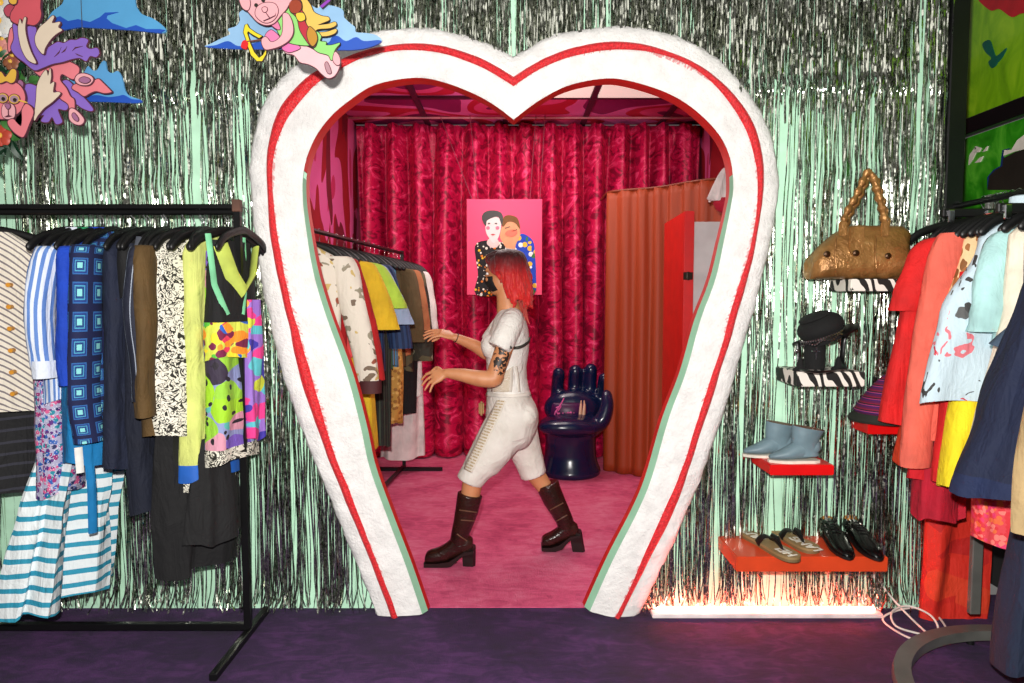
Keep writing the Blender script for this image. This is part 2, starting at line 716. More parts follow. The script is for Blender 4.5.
# inner room -------------------------------------------------------
t = NT('pink_wall_paint')
t.set(Roughness=.7)
co = t.objco()
nz = t.noise(t.mapping(co, (1, 1, .55)), 2.3, 1, .4, .8)
nz2 = t.noise(t.mapping(co, (1, 1, .5), (0, 0, 0), (5, 3, 1)), 2.0, 1, .4, 1.2)
c = t.ramp(nz, [(0, (160, 12, 30)), (.47, (226, 92, 156)), (.6, (196, 40, 92))], const=True)
c = t.mix(t.math('GREATER_THAN', nz2, .57), c, (120, 16, 40))
t.color(c)
M_PINKWALL = t.m
t = NT('painted_ceiling_tiles')
t.set(Roughness=.55)
co = t.objco()
nz = t.noise(t.mapping(co, (.8, 1.4, 1)), 1.35, 0, .4, .5)
c = t.ramp(nz, [(0, (140, 20, 90)), (.38, (232, 100, 172)), (.46, (196, 24, 54)), (.54, (232, 70, 130)), (.62, (130, 20, 84))], const=True)
t.color(c)
M_CEIL = t.m
mb = MB(); mb.box((INX0 - .03, (3.18 + BACK) / 2, CEIL / 2), (.06, BACK - 3.18, CEIL))
mb.build('wall_left', M_PINKWALL, None, smooth=False, kind='structure', label='pink wall with red painted blotches left of the inner clothes rack', cat='wall')
mb = MB(); mb.box((INX1 + .03, (3.18 + BACK) / 2, CEIL / 2), (.06, BACK - 3.18, CEIL))
mb.build('wall_right', M_PINKWALL, None, smooth=False, kind='structure', label='right wall of the pink room behind the orange curtain', cat='wall')
mb = MB(); mb.box(((INX0 + INX1) / 2, BACK + .03, CEIL / 2), (INX1 - INX0 + .12, .06, CEIL))
mb.build('wall_rear', plain((120, 16, 50)), None, smooth=False, kind='structure', label='rear wall of the pink room behind the crimson curtain', cat='wall')
# ceiling: grid of painted tiles with beams and white tiles with an added glow
TX = [INX0, -.76, -.06, .64, 1.34, INX1]
TYS = [3.26, 3.95, 4.7, 5.47, BACK]
mb = MB(); mb.box(((INX0 + INX1) / 2, (3.26 + BACK) / 2, CEIL + .03), (INX1 - INX0 + .12, BACK - 3.26, .05))
ceil = mb.build('ceiling', M_CEIL, None, smooth=False, kind='structure', label='pink, purple and red painted tile ceiling of the inner room', cat='ceiling')
M_BEAM = plain((74, 10, 44), .6)
mb = MB()
for x in TX[1:-1]:
    mb.box((x, (3.26 + BACK) / 2, CEIL - .0), (.045, BACK - 3.26 - .01, .03))
for y in TYS[1:-1]:
    mb.box(((INX0 + INX1) / 2, y, CEIL - .001), (INX1 - INX0 - .01, .04, .03))
mb.build('ceiling_grid', M_BEAM, ceil, smooth=False)
t = NT('white_tile_added_glow'); t.set(Roughness=.5); t.color((240, 232, 224))
t.b.inputs['Emission Color'].default_value = S((255, 226, 214)); t.b.inputs['Emission Strength'].default_value = .55  # plain white tiles, no lamps: emission stands in for light falling on them
M_GLOW_TILE = t.m
k = 0
for x0, x1, nm in ((-.04, .62, 'white ceiling panel above the picture, left of the dark divider'), (.66, 1.32, 'white ceiling panel right of the dark divider')):
    mb = MB(); mb.box(((x0 + x1) / 2, (4.72 + 5.45) / 2, CEIL - .006), (x1 - x0 - .02, .71, .02))
    mb.bevel('ceiling_panel', M_GLOW_TILE, None, .003, 1, label=nm, cat='ceiling light', group='white ceiling panels in the inner room')

# right window wall with black frame -------------------------------
def paintglass(name, c1, c2, c3):
    t = NT(name)
    t.set(Roughness=.3, Coat_Weight=.3)
    co = t.objco()
    nz = t.noise(t.mapping(co, (1, 1, .6)), 6, 4, .6, 1.5)
    t.color(t.ramp(nz, [(.3, c1), (.5, c2), (.7, c3)]))
    t.b.inputs['Emission Strength'].default_value = 0
    return t.m
M_GREEN1 = paintglass('lime_painted_glass', (96, 150, 10), (124, 182, 16), (150, 200, 30))
M_GREEN2 = paintglass('green_painted_glass', (24, 104, 12), (48, 150, 22), (96, 190, 50))
WX = 2.45
mb = MB(); mb.box((1.945, WALL_Y + .03, 1.55), (.078, .2, 3.1))
mb.bevel('trim_1', BLACKMET, None, .004, 1, kind='structure', label='black post where the tinsel wall ends beside the green window', cat='post')
w1 = empty('window_1', (WX, 3.0, 2.36), 'upper window pane painted lime green', 'window', kind='structure')
w2 = empty('window_2', (WX, 3.0, .55), 'lower window pane painted grass green behind the right rack', 'window', kind='structure')
mb = MB(); mb.box((WX + .02, 3.0, 2.75), (.02, 4.0, .72)); mb.build('pane', M_GREEN1, w1, smooth=False)
mb = MB(); mb.box((WX + .02, 3.0, 1.42), (.02, 4.0, 1.78)); mb.build('pane', M_GREEN2, w2, smooth=False)
mb = MB()
mb.box((WX, 3.0, 2.36), (.06, 4.0, .085)); mb.box((WX, 3.0, 3.12), (.06, 4.0, .08))
mb.bevel('window_frame', BLACKMET, w1, .004, 1)
mb = MB(); mb.box((WX, 3.0, .50), (.06, 4.0, .08)); mb.box((WX, 4.95, 1.7), (.06, .08, 2.4))
mb.bevel('window_frame', BLACKMET, w2, .004, 1)
mb = MB(); mb.box((WX + .03, 3.0, .23), (.1, 4.0, .46)); mb.box((2.3, 4.99, 1.6), (.5, .06, 3.2))
mb.build('wall_right_front', plain((30, 30, 30), .8), None, smooth=False, kind='structure', label='dark low wall under the green windows', cat='wall')

def pX(px, py, X):
    d = ray(px, py)
    return Vector((0, 0, CAMZ)) + d * (X / d.x)
def paint(name, pts, mat, parent, X=WX + .009, th=.004, sm=True, lab=None):
    w = [pX(x, y, X) for x, y in pts]
    if sm:
        w = spline(w, 4, True)
    mb = MB(); mb.prism(w, (-th, 0, 0)); mb.build(name, mat, parent, smooth=False, label=lab)
M_TEAL = plain((8, 96, 78), .4); M_CREAM = plain((236, 228, 214), .5)
paint('painted_leaf', [(983, 44), (990, 40), (994, 50), (997, 56), (1007, 48), (1003, 57), (998, 63), (996, 66), (992, 68), (989, 62), (992, 58), (986, 52)], M_TEAL, w1)
paint('painted_flower', [(978, -6), (1024, -10), (1040, 6), (1030, 12), (1020, 14), (1012, 17), (1000, 9), (990, 10)], plain((190, 30, 40), .4), w1)
for pl in ([(969, 165), (970, 155), (976, 147), (978, 150), (973, 160)], [(975, 163), (980, 158), (984, 156), (981, 162)], [(974, 153), (976, 146), (982, 148), (980, 152)], [(983, 152), (987, 147), (989, 146), (987, 151)]):
    paint('painted_petal', pl, M_CREAM, w2, sm=False)
paint('painted_shape', [(988, 190), (990, 176), (996, 170), (1003, 166), (1004, 158), (1016, 152), (1030, 148), (1060, 140), (1060, 190)], plain((40, 36, 30), .5), w2, sm=False)
paint('painted_cloud', [(1004, 156), (1005, 150), (1012, 150), (1018, 140), (1026, 134), (1050, 130), (1050, 142), (1026, 149), (1014, 152)], M_CREAM, w2, sm=False)
paint('painted_outline', [(988, 190), (988, 177), (994, 170), (1001, 166), (1003, 150), (1011, 148), (1004, 153), (1005, 167), (997, 172), (991, 178)], plain((20, 50, 110), .5), w2, X=WX + .0095, sm=False)
# ------------------------------------------------------------------ tinsel curtain (nobody could count the strands)
def tinsel_mat(name, c):
    t = NT(name)
    t.set(Metallic=1.0, Roughness=.11)
    t.color(c)
    t.L(t.ramp(t.noise(t.objco(), 60, 2), [(.33, (40, 40, 40)), (.66, (158, 158, 158))]), t.b.inputs['Roughness'])
    return t.m
M_TINSEL = tinsel_mat('silver_foil', (196, 200, 188))
SHR = [OUT[i].lerp(INN[i], .25) for i in range(NS)]
def bez(p):
    return p

def strands(name, x0, x1, count, ztop, zbot, y0, ydepth, width, gap, seed, label, wander=.012, crinkle=1.0, K=46, folds=(1.97, 2.36)):
    rng = np.random.default_rng(seed)
    # clustered positions along x
    xs = np.linspace(x0, x1, 1500)
    dens = np.array([noise.noise(Vector((x * 9.0, seed * 3.1, 0))) * .9 + noise.noise(Vector((x * 26, seed * 1.7, 4))) * .75 for x in xs])
    dens = np.clip(dens + gap, .02, 1.2)
    cdf = np.cumsum(dens); cdf /= cdf[-1]
    X = np.interp(rng.random(count), cdf, xs)
    zb = rng.uniform(zbot[0], zbot[1], count)
    zt = ztop
    s = np.linspace(0, 1, K)[None, :]
    Z = zt + (zb[:, None] - zt) * s
    ph = rng.random((count, 6)) * 6.283
    down = (zt - Z)
    Xw = X[:, None] + wander * (np.sin(Z * 2.2 + ph[:, :1]) + .5 * np.sin(Z * 5.7 + ph[:, 1:2])) * np.clip(down, 0, 1)
    Xw += rng.normal(0, .012, count)[:, None] * np.clip(down, 0, 2)
    Yw = y0 + rng.random(count)[:, None] * ydepth + .004 * np.sin(Z * 4 + ph[:, 2:3])
    th = rng.normal(0, .9, count)[:, None] + .55 * np.sin(Z * 2.6 + ph[:, 3:4]) + .3 * crinkle * np.sin(Z * 17 + ph[:, 4:5])
    th = th + rng.normal(0, .10 * crinkle, (count, K))
    for zf in folds:
        g = np.exp(-((Z - zf + .02 * np.sin(X[:, None] * 3)) / .03) ** 2)
        th = th + g * rng.normal(0, 1.0, (count, K))
        Yw = Yw - g * .012
    # bottom ends splay
    e = np.clip((.16 - Z) / .16, 0, 1) ** 2
    Xw = Xw + e * rng.normal(0, .03, count)[:, None]
    Yw = Yw - e * rng.uniform(0, .05, count)[:, None]
    tilt = rng.normal(0, .06 * crinkle, (count, K))
    w = width * rng.uniform(.6, 1.4, count)[:, None] * .5
    dx, dy = np.cos(th) * w, np.sin(th) * w
    A = np.stack([Xw - dx, Yw - dy, Z + tilt * w], -1)
    B = np.stack([Xw + dx, Yw + dy, Z - tilt * w], -1)
    verts = np.stack([A, B], 2).reshape(count, K * 2, 3)
    verts[..., 1] = np.minimum(verts[..., 1], WALL_Y - .002)
    ins = inside_poly(Xw.ravel(), Z.ravel(), SHR).reshape(count, K)
    keep = ~(ins[:, :-1] | ins[:, 1:])
    ii, kk = np.nonzero(keep)
    base = ii * (2 * K) + kk * 2
    faces = np.stack([base, base + 1, base + 3, base + 2], 1)
    used = np.unique(faces)
    remap = np.full(count * 2 * K, -1, dtype=np.int64)
    remap[used] = np.arange(len(used))
    faces = remap[faces]
    V = verts.reshape(-1, 3)[used]
    me = D.meshes.new(name)
    me.vertices.add(len(V)); me.vertices.foreach_set('co', V.astype(np.float32).ravel())
    me.loops.add(len(faces) * 4); me.loops.foreach_set('vertex_index', faces.astype(np.int32).ravel())
    me.polygons.add(len(faces))
    me.polygons.foreach_set('loop_start', np.arange(0, len(faces) * 4, 4, dtype=np.int32))
    me.polygons.foreach_set('use_smooth', np.ones(len(faces), dtype=bool))
    me.update(); me.validate()
    return link(name, me, None, label=label, cat='tinsel curtain', kind='stuff', mats=M_TINSEL)

strands('tinsel_curtain', -3.2, -.02, 960, 3.0, (.004, .06), 3.055, .04, .0052, .18, 11, 'silver tinsel foil curtain hanging left of the white heart')
strands('tinsel_curtain', .02, 1.91, 700, 3.0, (.004, .06), 3.055, .04, .0052, .2, 23, 'silver tinsel foil curtain hanging right of the white heart')
strands('tinsel_valance', -3.2, 1.91, 2550, 3.0, (2.2, 2.62), 3.03, .04, .006, .8, 37, 'dense crinkled silver tinsel band along the top of the wall', crinkle=2.6, K=44)
# ------------------------------------------------------------------ painted board cut-outs hanging from strings
CY = 2.46
def offset_poly(pts, e):
    n = len(pts)
    area = sum(pts[i].x * pts[(i + 1) % n].z - pts[(i + 1) % n].x * pts[i].z for i in range(n))
    sg = 1 if area > 0 else -1
    out = []
    for i in range(n):
        t = (pts[(i + 1) % n] - pts[i - 1])
        if t.length < 1e-9:
            out.append(pts[i].copy()); continue
        t.normalize()
        out.append(pts[i] + Vector((t.z, 0, -t.x)) * e * sg)
    return out

def board(name, pts, mat, parent, Y, th=.008, line=None, e=.0035, sm=True, label=None, rise=.0008):
    """a flat painted board: outline board in the line colour, the painted face just proud of it"""
    e = max(e, .0026)
    w = [pY(x, y, Y) for x, y in pts]
    if sm:
        w = spline(w, 4, True)
    mb = MB()
    if line is not None:
        mb.cur = 1
        mb.prism([p + Vector((0, rise, 0)) for p in offset_poly(w, e)], (0, th, 0))
        mb.cur = 0
    mb.prism(w, (0, th, 0))
    return mb.build(name, [mat] + ([line] if line else []), parent, smooth=False, label=label)

def strings(parent, pts, Y):
    for x, y in pts:
        a = pY(x, y, Y + .008)
        mb = MB(); mb.tube([a, (a.x, a.y, 3.3)], .0012, 6)
        mb.build('string', plain((60, 60, 60)), parent)

def pc(rgb, r=.5):
    k = .86
    return plain(tuple(int(c * k) for c in rgb), r, .04, .06, 40)
SKY, SKY2, DBLUE = pc((150, 196, 236)), pc((92, 166, 222)), pc((30, 84, 192))
INK = pc((92, 44, 60)); INK2 = pc((40, 30, 20))
CORAL, CORAL2 = pc((240, 132, 142)), pc((222, 92, 104))
LILAC, CREAM_, YEL = pc((142, 108, 206)), pc((234, 216, 192)), pc((240, 190, 74))
PINKB, MAUVE = pc((246, 178, 186)), pc((170, 110, 150))

c1 = empty('cloud_cutout', pY(105, 20, CY + .05), 'large blue cloud cut-out with dark blue wavy base at the top left', 'cloud cutout', 'hanging cloud cut-outs')
board('cloud_board', [(40, 32), (46, 22), (52, 12), (62, 4), (72, -8), (128, -8), (136, 6), (142, 14), (152, 18), (161, 24), (166, 30), (160, 33), (130, 30), (80, 27)], pc((88, 168, 222)), c1, CY + .05)
board('wave_band', [(40, 30), (50, 20), (60, 16), (68, 21), (78, 19), (90, 22), (100, 17), (105, 12.5), (118, 12), (107, 15), (106, 18), (112, 23), (126, 28), (136, 25), (146, 29), (160, 29), (165, 30), (160, 33), (130, 30), (80, 27), (44, 33)], DBLUE, c1, CY + .046, sm=False)
strings(c1, [(80, 2), (120, 2)], CY + .05)
c2 = empty('cloud_cutout', pY(110, 100, CY + .05), 'small pale blue cloud cut-out behind the pink feet of the lower bear', 'cloud cutout', 'hanging cloud cut-outs')
board('cloud_board', [(66, 86), (78, 74), (84, 72), (88, 66), (92, 70), (97, 70), (101, 63), (105, 61), (107, 70), (112, 73), (118, 71), (122, 78), (125, 90), (130, 96), (141, 100), (136, 103), (100, 100), (80, 99)], SKY2, c2, CY + .05)
board('wave_band', [(82, 98), (96, 95), (108, 97), (118, 96), (124, 95), (132, 99), (141, 100), (138, 103), (110, 102), (84, 101)], DBLUE, c2, CY + .046)
strings(c2, [(103, 66)], CY + .05)

# upper bear, seen from behind, purple dress and cream wings
b1 = empty('bear_cutout', pY(30, 60, CY), 'coral bear cut-out seen from behind in a purple feathered dress with cream wings', 'bear cutout', 'painted bear cut-outs')
board('arm', [(10, 30), (13, 28), (14, 34), (13, 44), (9, 52), (8, 44)], CORAL, b1, CY + .016, line=INK)
board('dress', [(13, 24), (20, 28), (26, 27), (31, 26), (36, 28), (36, 36), (40, 44), (46, 48), (52, 45), (58, 42), (64, 43), (70, 40), (76, 40), (82, 38), (88, 40), (86, 46), (90, 49), (97, 48), (99, 53), (96, 57), (90, 56), (86, 61), (80, 58), (72, 59), (62, 62), (52, 64), (42, 68), (34, 70), (24, 62), (16, 56), (11, 48), (14, 38)], LILAC, b1, CY + .010, line=INK)
for q in ([(54, 57), (60, 50), (61, 47), (59, 53)], [(61, 53), (66, 48), (67, 46), (65, 51)], [(72, 51), (75, 47), (83, 46), (75, 48.5)], [(75, 53), (82, 56), (83, 57), (77, 55)]):
    board('feather_line', q, INK, b1, CY + .008, sm=False)
board('ear', [(4, 10), (8, 5), (13, 5), (15, 9), (12, 15), (7, 16)], pc((196, 78, 98)), b1, CY + .014, line=INK)
board('head', [(16, -6), (38, -6), (40, 8), (41, 14), (39, 21), (34, 25), (27, 24), (18, 24), (11, 20), (11, 13), (15, 6)], CORAL2, b1, CY + .004, line=INK)
board('bow', [(10, -4), (16, -3), (16, 3), (12, 4), (9, 1)], YEL, b1, CY, line=INK)
board('wing', [(19, 22), (20, 19), (22, 24), (24, 18), (26, 18), (25, 28), (27, 40), (31, 52), (36, 63), (28, 60), (22, 50), (19, 38), (18, 28)], CREAM_, b1, CY - .002, line=INK, e=.002)
board('wing', [(36, 34), (40, 27), (46, 22), (52, 16), (54, 17), (52, 23), (60, 22), (58, 27), (62, 30), (56, 34), (50, 40), (45, 48), (43, 54), (37, 47), (35, 40)], CREAM_, b1, CY - .002, line=INK, e=.002)
strings(b1, [(28, 0)], CY + .01)
# lower bear with glasses
b2 = empty('bear_cutout', pY(30, 110, CY), 'coral bear cut-out with round yellow glasses and a yellow bow lying on its arm', 'bear cutout', 'painted bear cut-outs')
board('dress', [(24, 88), (28, 84), (36, 86), (44, 92), (52, 88), (58, 84), (66, 80), (72, 84), (78, 92), (86, 100), (93, 109), (90, 111), (82, 108), (76, 104), (70, 104), (66, 110), (58, 109), (60, 116), (62, 122), (56, 124), (52, 117), (48, 122), (41, 121), (44, 115), (36, 117), (33, 118), (27, 112), (26, 100)], LILAC, b2, CY + .026, line=INK)
board('leg', [(34, 70), (42, 65), (52, 65), (62, 60), (72, 63), (79, 68), (77, 76), (72, 79), (62, 74), (60, 80), (66, 88), (70, 96), (74, 100), (74, 110), (70, 112), (68, 104), (60, 98), (56, 90), (50, 82), (40, 76)], CORAL, b2, CY + .020, line=INK)
board('leg', [(72, 88), (76, 84), (86, 86), (92, 82), (98, 79), (102, 82), (110, 90), (111, 92), (104, 93), (96, 91), (90, 93), (84, 96), (78, 92)], CORAL, b2, CY + .018, line=INK)
for q, s in (([(75, 79), (78, 74.5), (84, 73.5), (91, 76), (93, 80), (89, 84.5), (82, 85), (77, 83)], [(79, 79.5), (83, 77), (88, 78), (90, 80.5), (86, 83), (81, 82)]), ([(69, 114), (70, 109), (74, 109), (80, 114), (84, 120), (81, 124.5), (75, 124), (70, 120)], [(72, 115), (74, 113), (78, 118), (77.5, 121), (74, 119)])):
    f_ = board('foot', q, PINKB, b2, CY + .012, line=INK)
    board('sole', s, MAUVE, f_, CY + .009, line=INK, e=.0015)
board('wing', [(34, 120), (36, 100), (37, 86), (41, 76), (46, 70), (48, 76), (50, 68), (51, 76), (50, 84), (54, 82), (53, 92), (58, 92), (60, 94), (52, 102), (44, 108), (38, 115)], CREAM_, b2, CY + .004, line=INK, e=.002)
board('head', [(-8, 92), (-6, 84), (2, 81), (10, 81), (18, 84), (23, 90), (25, 98), (23, 106), (18, 113), (8, 118), (-2, 118), (-10, 108)], CORAL, b2, CY + .008, line=INK)
board('muzzle', [(2, 108), (4, 104), (8, 103), (13, 105), (15, 110), (14, 117), (9, 119), (4, 118), (2, 114)], PINKB, b2, CY + .004, line=INK, e=.0015)
board('nose', [(5, 104.5), (9, 104), (10, 106.5), (8, 109), (6, 107)], MAUVE, b2, CY + .001, line=INK, e=.0012)
board('mouth', [(7.7, 109), (8.3, 109), (8.6, 115), (12, 116), (8.4, 117), (4, 117), (7.8, 115)], INK, b2, CY + .001, sm=False)
for cx, cy in ((2.5, 98), (14, 99)):
    ringp = [(cx + 5.2 * math.cos(a * PI / 8), cy + 4.6 * math.sin(a * PI / 8)) for a in range(16)]
    g_ = board('eyeglass', ringp, YEL, b2, CY + .004, line=INK, e=.001)
    board('lens', [(cx + 4.2 * math.cos(a * PI / 8), cy + 3.6 * math.sin(a * PI / 8)) for a in range(16)], pc((176, 140, 156)), g_, CY + .002)
    board('eye', [(cx + .5 + 1.7 * math.cos(a * PI / 6), cy + .8 + 1.9 * math.sin(a * PI / 6)) for a in range(12)], INK2, g_, CY - .001)
board('temple', [(19, 99.5), (26, 101.5), (26, 103), (19, 101)], YEL, b2, CY + .003, sm=False)
board('ear', [(18, 82), (20, 80), (23, 83), (22, 88), (19, 87)], MAUVE, b2, CY + .012, line=INK, e=.0015)
board('bow', [(-4, 73), (1, 72), (5, 77), (8, 74), (12, 69), (16, 71), (15, 80), (11, 83), (6, 81), (0, 83), (-5, 80)], YEL, b2, CY + .002, line=INK)
board('arm', [(26, 104), (32, 108), (33, 114), (29, 124), (25, 134), (22, 137), (15, 133), (9, 126), (8, 121), (13, 119), (17, 123), (21, 126), (22, 119), (22, 110)], CORAL, b2, CY + .000, line=INK)
strings(b2, [(44, 74), (84, 76)], CY + .03)
# flowers and leaves behind the bears
gr = empty('leaf_garland', pY(12, 100, CY + .1), 'green leaf garland with pale flowers behind the two bears', 'garland')
random.seed(8)
GREENS = [pc((22, 84, 44)), pc((34, 120, 52)), pc((14, 60, 36)), pc((70, 130, 60))]
def leaf(c, ang, ln, wd, mat, nm='leaf'):
    ax = Vector((math.cos(ang), random.uniform(-.35, .35), math.sin(ang))).normalized()
    sd = ax.cross(Vector((0, 1, 0))).normalized()
    up = ax.cross(sd)
    mb = MB()
    rings = []
    for i in range(7):
        t_ = i / 6
        w = wd * math.sin(PI * min(1, t_ * .92 + .06)) ** .8
        c0 = Vector(c) + ax * ln * t_ + up * .012 * math.sin(PI * t_)
        rings.append([c0 + sd * w * a + up * b for a, b in ((-1, .004), (-.5, -.002), (0, -.006), (.5, -.002), (1, .004), (.5, .001), (0, -.003), (-.5, .001))])
    mb.rings(rings, True)
    mb.build(nm, mat, gr)
for i in range(64):
    x = random.uniform(-30, 36); y = random.uniform(56, 150)
    if y > 118 and x > 22: x -= 22
    leaf(pY(x, y, CY + random.uniform(.06, .14)), random.uniform(0, 6.28), random.uniform(.05, .09), random.uniform(.014, .026), random.choice(GREENS))
def flower(c, r, mat, mid):
    mb = MB()
    for k in range(6):
        a = k * PI / 3 + .2
        d = Vector((math.cos(a), -.3, math.sin(a)))
        mb.ell(Vector(c) + d * r * .55, (r * .5, r * .16, r * .5), 10, 6)
    f_ = mb.build('flower', mat, gr)
    mb = MB(); mb.ell(Vector(c) + Vector((0, -r * .3, 0)), (r * .25, r * .2, r * .25), 8, 6); mb.build('flower_centre', mid, f_)
for x, y, r, c in ((3, 4, .05, (226, 224, 226)), (1, 22, .055, (230, 228, 222)), (8, 30, .035, (220, 220, 226)), (2, 50, .04, (226, 150, 140)), (2, 136, .04, (196, 70, 50)), (12, 62, .03, (150, 90, 60)), (4, 40, .03, (120, 100, 60)), (14, 56, .032, (160, 84, 70))):
    flower(pY(x, y, CY + .07), r, pc(c), YEL)
mb = MB(); mb.tube([pY(-30, 150, CY + .12), pY(-6, 110, CY + .12), pY(8, 60, CY + .12), pY(0, 0, CY + .12), pY(-4, -60, CY + .12), (pY(-4, -60, CY + .12).x, CY + .12, 3.3)], .006, 6); mb.build('vine', GREENS[2], gr)
# cupid bear with bow, on its cloud
c3 = empty('cloud_cutout', pY(293, 40, CY + .05), 'light blue cloud cut-out behind the bear with the yellow bow', 'cloud cutout', 'hanging cloud cut-outs')
board('cloud_board', [(206, 47), (212, 43), (222, 38), (230, 34), (228, 29), (236, 26), (240, 20), (239, 13), (246, 9), (258, 10), (280, 4), (300, -2), (316, 8), (322, 5), (334, 6), (343, 10), (344, 17), (350, 23), (355, 27), (356, 32), (366, 33), (376, 35), (382, 41), (372, 46), (350, 50), (300, 48), (240, 48)], SKY, c3, CY + .05)
board('wave_band', [(206, 47), (216, 45), (228, 41), (238, 46), (250, 44), (262, 42), (280, 46), (324, 44), (332, 37), (338, 36), (346, 41), (356, 37), (364, 41), (378, 40), (381, 42), (370, 47), (350, 50), (300, 49), (240, 49)], DBLUE, c3, CY + .046)
strings(c3, [(250, 12), (334, 9)], CY + .05)
b3 = empty('bear_cutout', pY(295, 50, CY), 'light pink cherub bear cut-out in a green top, holding a yellow bow', 'bear cutout', 'painted bear cut-outs')
LIME = pc((150, 222, 120))
board('wing', [(302, -6), (310, 4), (314, 12), (322, 16), (328, 17), (329, 20), (322, 23), (318, 25), (328, 24), (335, 22), (336, 25), (330, 28), (318, 29), (316, 32), (326, 32), (336, 29), (335, 33), (326, 36), (314, 35), (308, 30), (304, 20), (299, 6), (296, -6)], pc((240, 196, 92)), b3, CY + .012, line=INK2, e=.002)
board('tail_ribbon', [(316, 32), (321, 36), (320, 41), (326, 42), (326, 45), (332, 45), (340, 43), (336, 48), (334, 52), (334, 58), (331, 60), (328, 55), (318, 52), (313, 46)], LIME, b3, CY + .008, line=INK2, e=.002)
board('leg', [(283, 48), (290, 43), (300, 44), (310, 48), (322, 54), (336, 58), (340, 62), (338, 70), (334, 76), (328, 78), (322, 74), (316, 68), (308, 64), (300, 62), (294, 55), (286, 53)], pc((250, 196, 202)), b3, CY + .010, line=INK, e=.002)
board('foot', [(335, 52), (339, 56), (340, 63), (337, 65), (333, 60)], PINKB, b3, CY + .006, line=INK, e=.0015)
board('sole', [(325, 64), (327, 62), (330, 68), (331, 73), (328, 73), (326, 69)], pc((186, 140, 150)), b3, CY + .007, line=INK, e=.001)
board('skirt', [(282, 48), (288, 43), (297, 45), (300, 48), (294, 51), (288, 52)], pc((240, 120, 184)), b3, CY + .007, line=INK, e=.0015)
board('top_garment', [(276, 22), (280, 12), (286, 8), (294, 10), (298, 20), (302, 30), (306, 40), (311, 45), (300, 45), (290, 43), (284, 40), (278, 32)], LIME, b3, CY + .006, line=INK2, e=.002)
board('chest', [(270, 23), (276, 20), (280, 28), (277, 29)], pc((232, 130, 170)), b3, CY + .004, line=INK, e=.001)
board('flower_garland', [(290, 4), (296, -4), (301, 2), (301, 9), (304, 14), (305, 22), (309, 28), (314, 30), (317, 38), (315, 46), (311, 46), (306, 40), (300, 30), (297, 18), (291, 11)], pc((190, 40, 60)), b3, CY + .002, line=INK2, e=.002)
board('garland_flower', [(289, 5), (291, 1), (297, 0), (301, 3), (301, 9), (297, 13), (291, 12)], pc((160, 60, 30)), b3, CY, line=INK2, e=.0015)
board('garland_flower', [(307, 34), (309, 27), (312, 28), (316, 33), (317, 40), (313, 46), (309, 42)], pc((196, 140, 40)), b3, CY, line=INK2, e=.0015)
board('garland_band', [(296, 14), (303, 13), (305, 19), (299, 21)], pc((240, 204, 60)), b3, CY, line=INK2, e=.0015)
board('far_arm', [(265, 40), (266, 34), (271, 30), (277, 34), (279, 38), (272, 42)], pc((232, 130, 180)), b3, CY + .003, line=INK, e=.0015)
board('head', [(240, -8), (290, -8), (288, 6), (280, 16), (274, 23), (266, 25), (258, 22), (252, 16), (246, 8)], PINKB, b3, CY, line=INK, e=.002)
board('ear', [(239, -4), (246, -6), (250, 2), (248, 10), (242, 7)], PINKB, b3, CY - .002, line=INK, e=.0015)
board('muzzle', [(256, 16), (256, 9), (261, 4), (268, 2.5), (275, 4), (278, 10), (276, 17), (270, 22), (263, 22)], PINKB, b3, CY - .002, line=INK, e=.0014)
for cx, cy in ((256, 5), (263, 0)):
    board('eye', [(cx + 1.9 * math.cos(a * PI / 6), cy + 1.9 * math.sin(a * PI / 6)) for a in range(12)], INK2, b3, CY - .004)
board('nose', [(262, 9), (264, 7), (267, 8), (266.5, 11), (264, 12)], PINKB, b3, CY - .004, line=INK, e=.0012)
board('mouth', [(265, 12), (265.8, 12), (270, 17.5), (275, 15), (276, 12.5), (275.6, 16), (270, 19), (264, 21.5), (263, 20.5), (269, 18)], INK, b3, CY - .003, sm=False)
board('bow', [(245, 25), (247, 24), (249, 28), (256, 33), (262, 36), (259, 38), (252, 34), (248, 31), (247, 33), (249, 39), (250, 43), (254, 52), (259, 58), (263, 55), (266, 50), (266, 54), (262, 61), (257, 61), (251, 55), (248, 46), (246, 39), (243.5, 32)], pc((244, 220, 40)), b3, CY - .004, line=INK2, e=.0016, sm=False)
board('arrow', [(246, 41), (263, 38.5), (263, 39.5), (246, 42)], pc((120, 70, 60)), b3, CY - .006, sm=False)
board('arrow_heart', [(241, 47), (242, 42), (245, 40), (248, 43), (246, 49)], pc((226, 30, 34)), b3, CY - .008)
board('near_arm', [(283, 14), (288, 14), (292, 22), (293, 32), (289, 40), (280, 46), (270, 49), (265, 49), (262, 44), (262, 39), (266, 37), (271, 42), (277, 40), (282, 34), (283, 24)], PINKB, b3, CY - .008, line=INK, e=.002)
strings(b3, [(276, 2), (308, 0)], CY + .012)
board('wand', [(320, 6), (327, 0), (329, -6), (332, -6), (330, 1), (322, 8)], pc((150, 60, 190)), b3, CY + .034, line=INK2, e=.0015, sm=False)
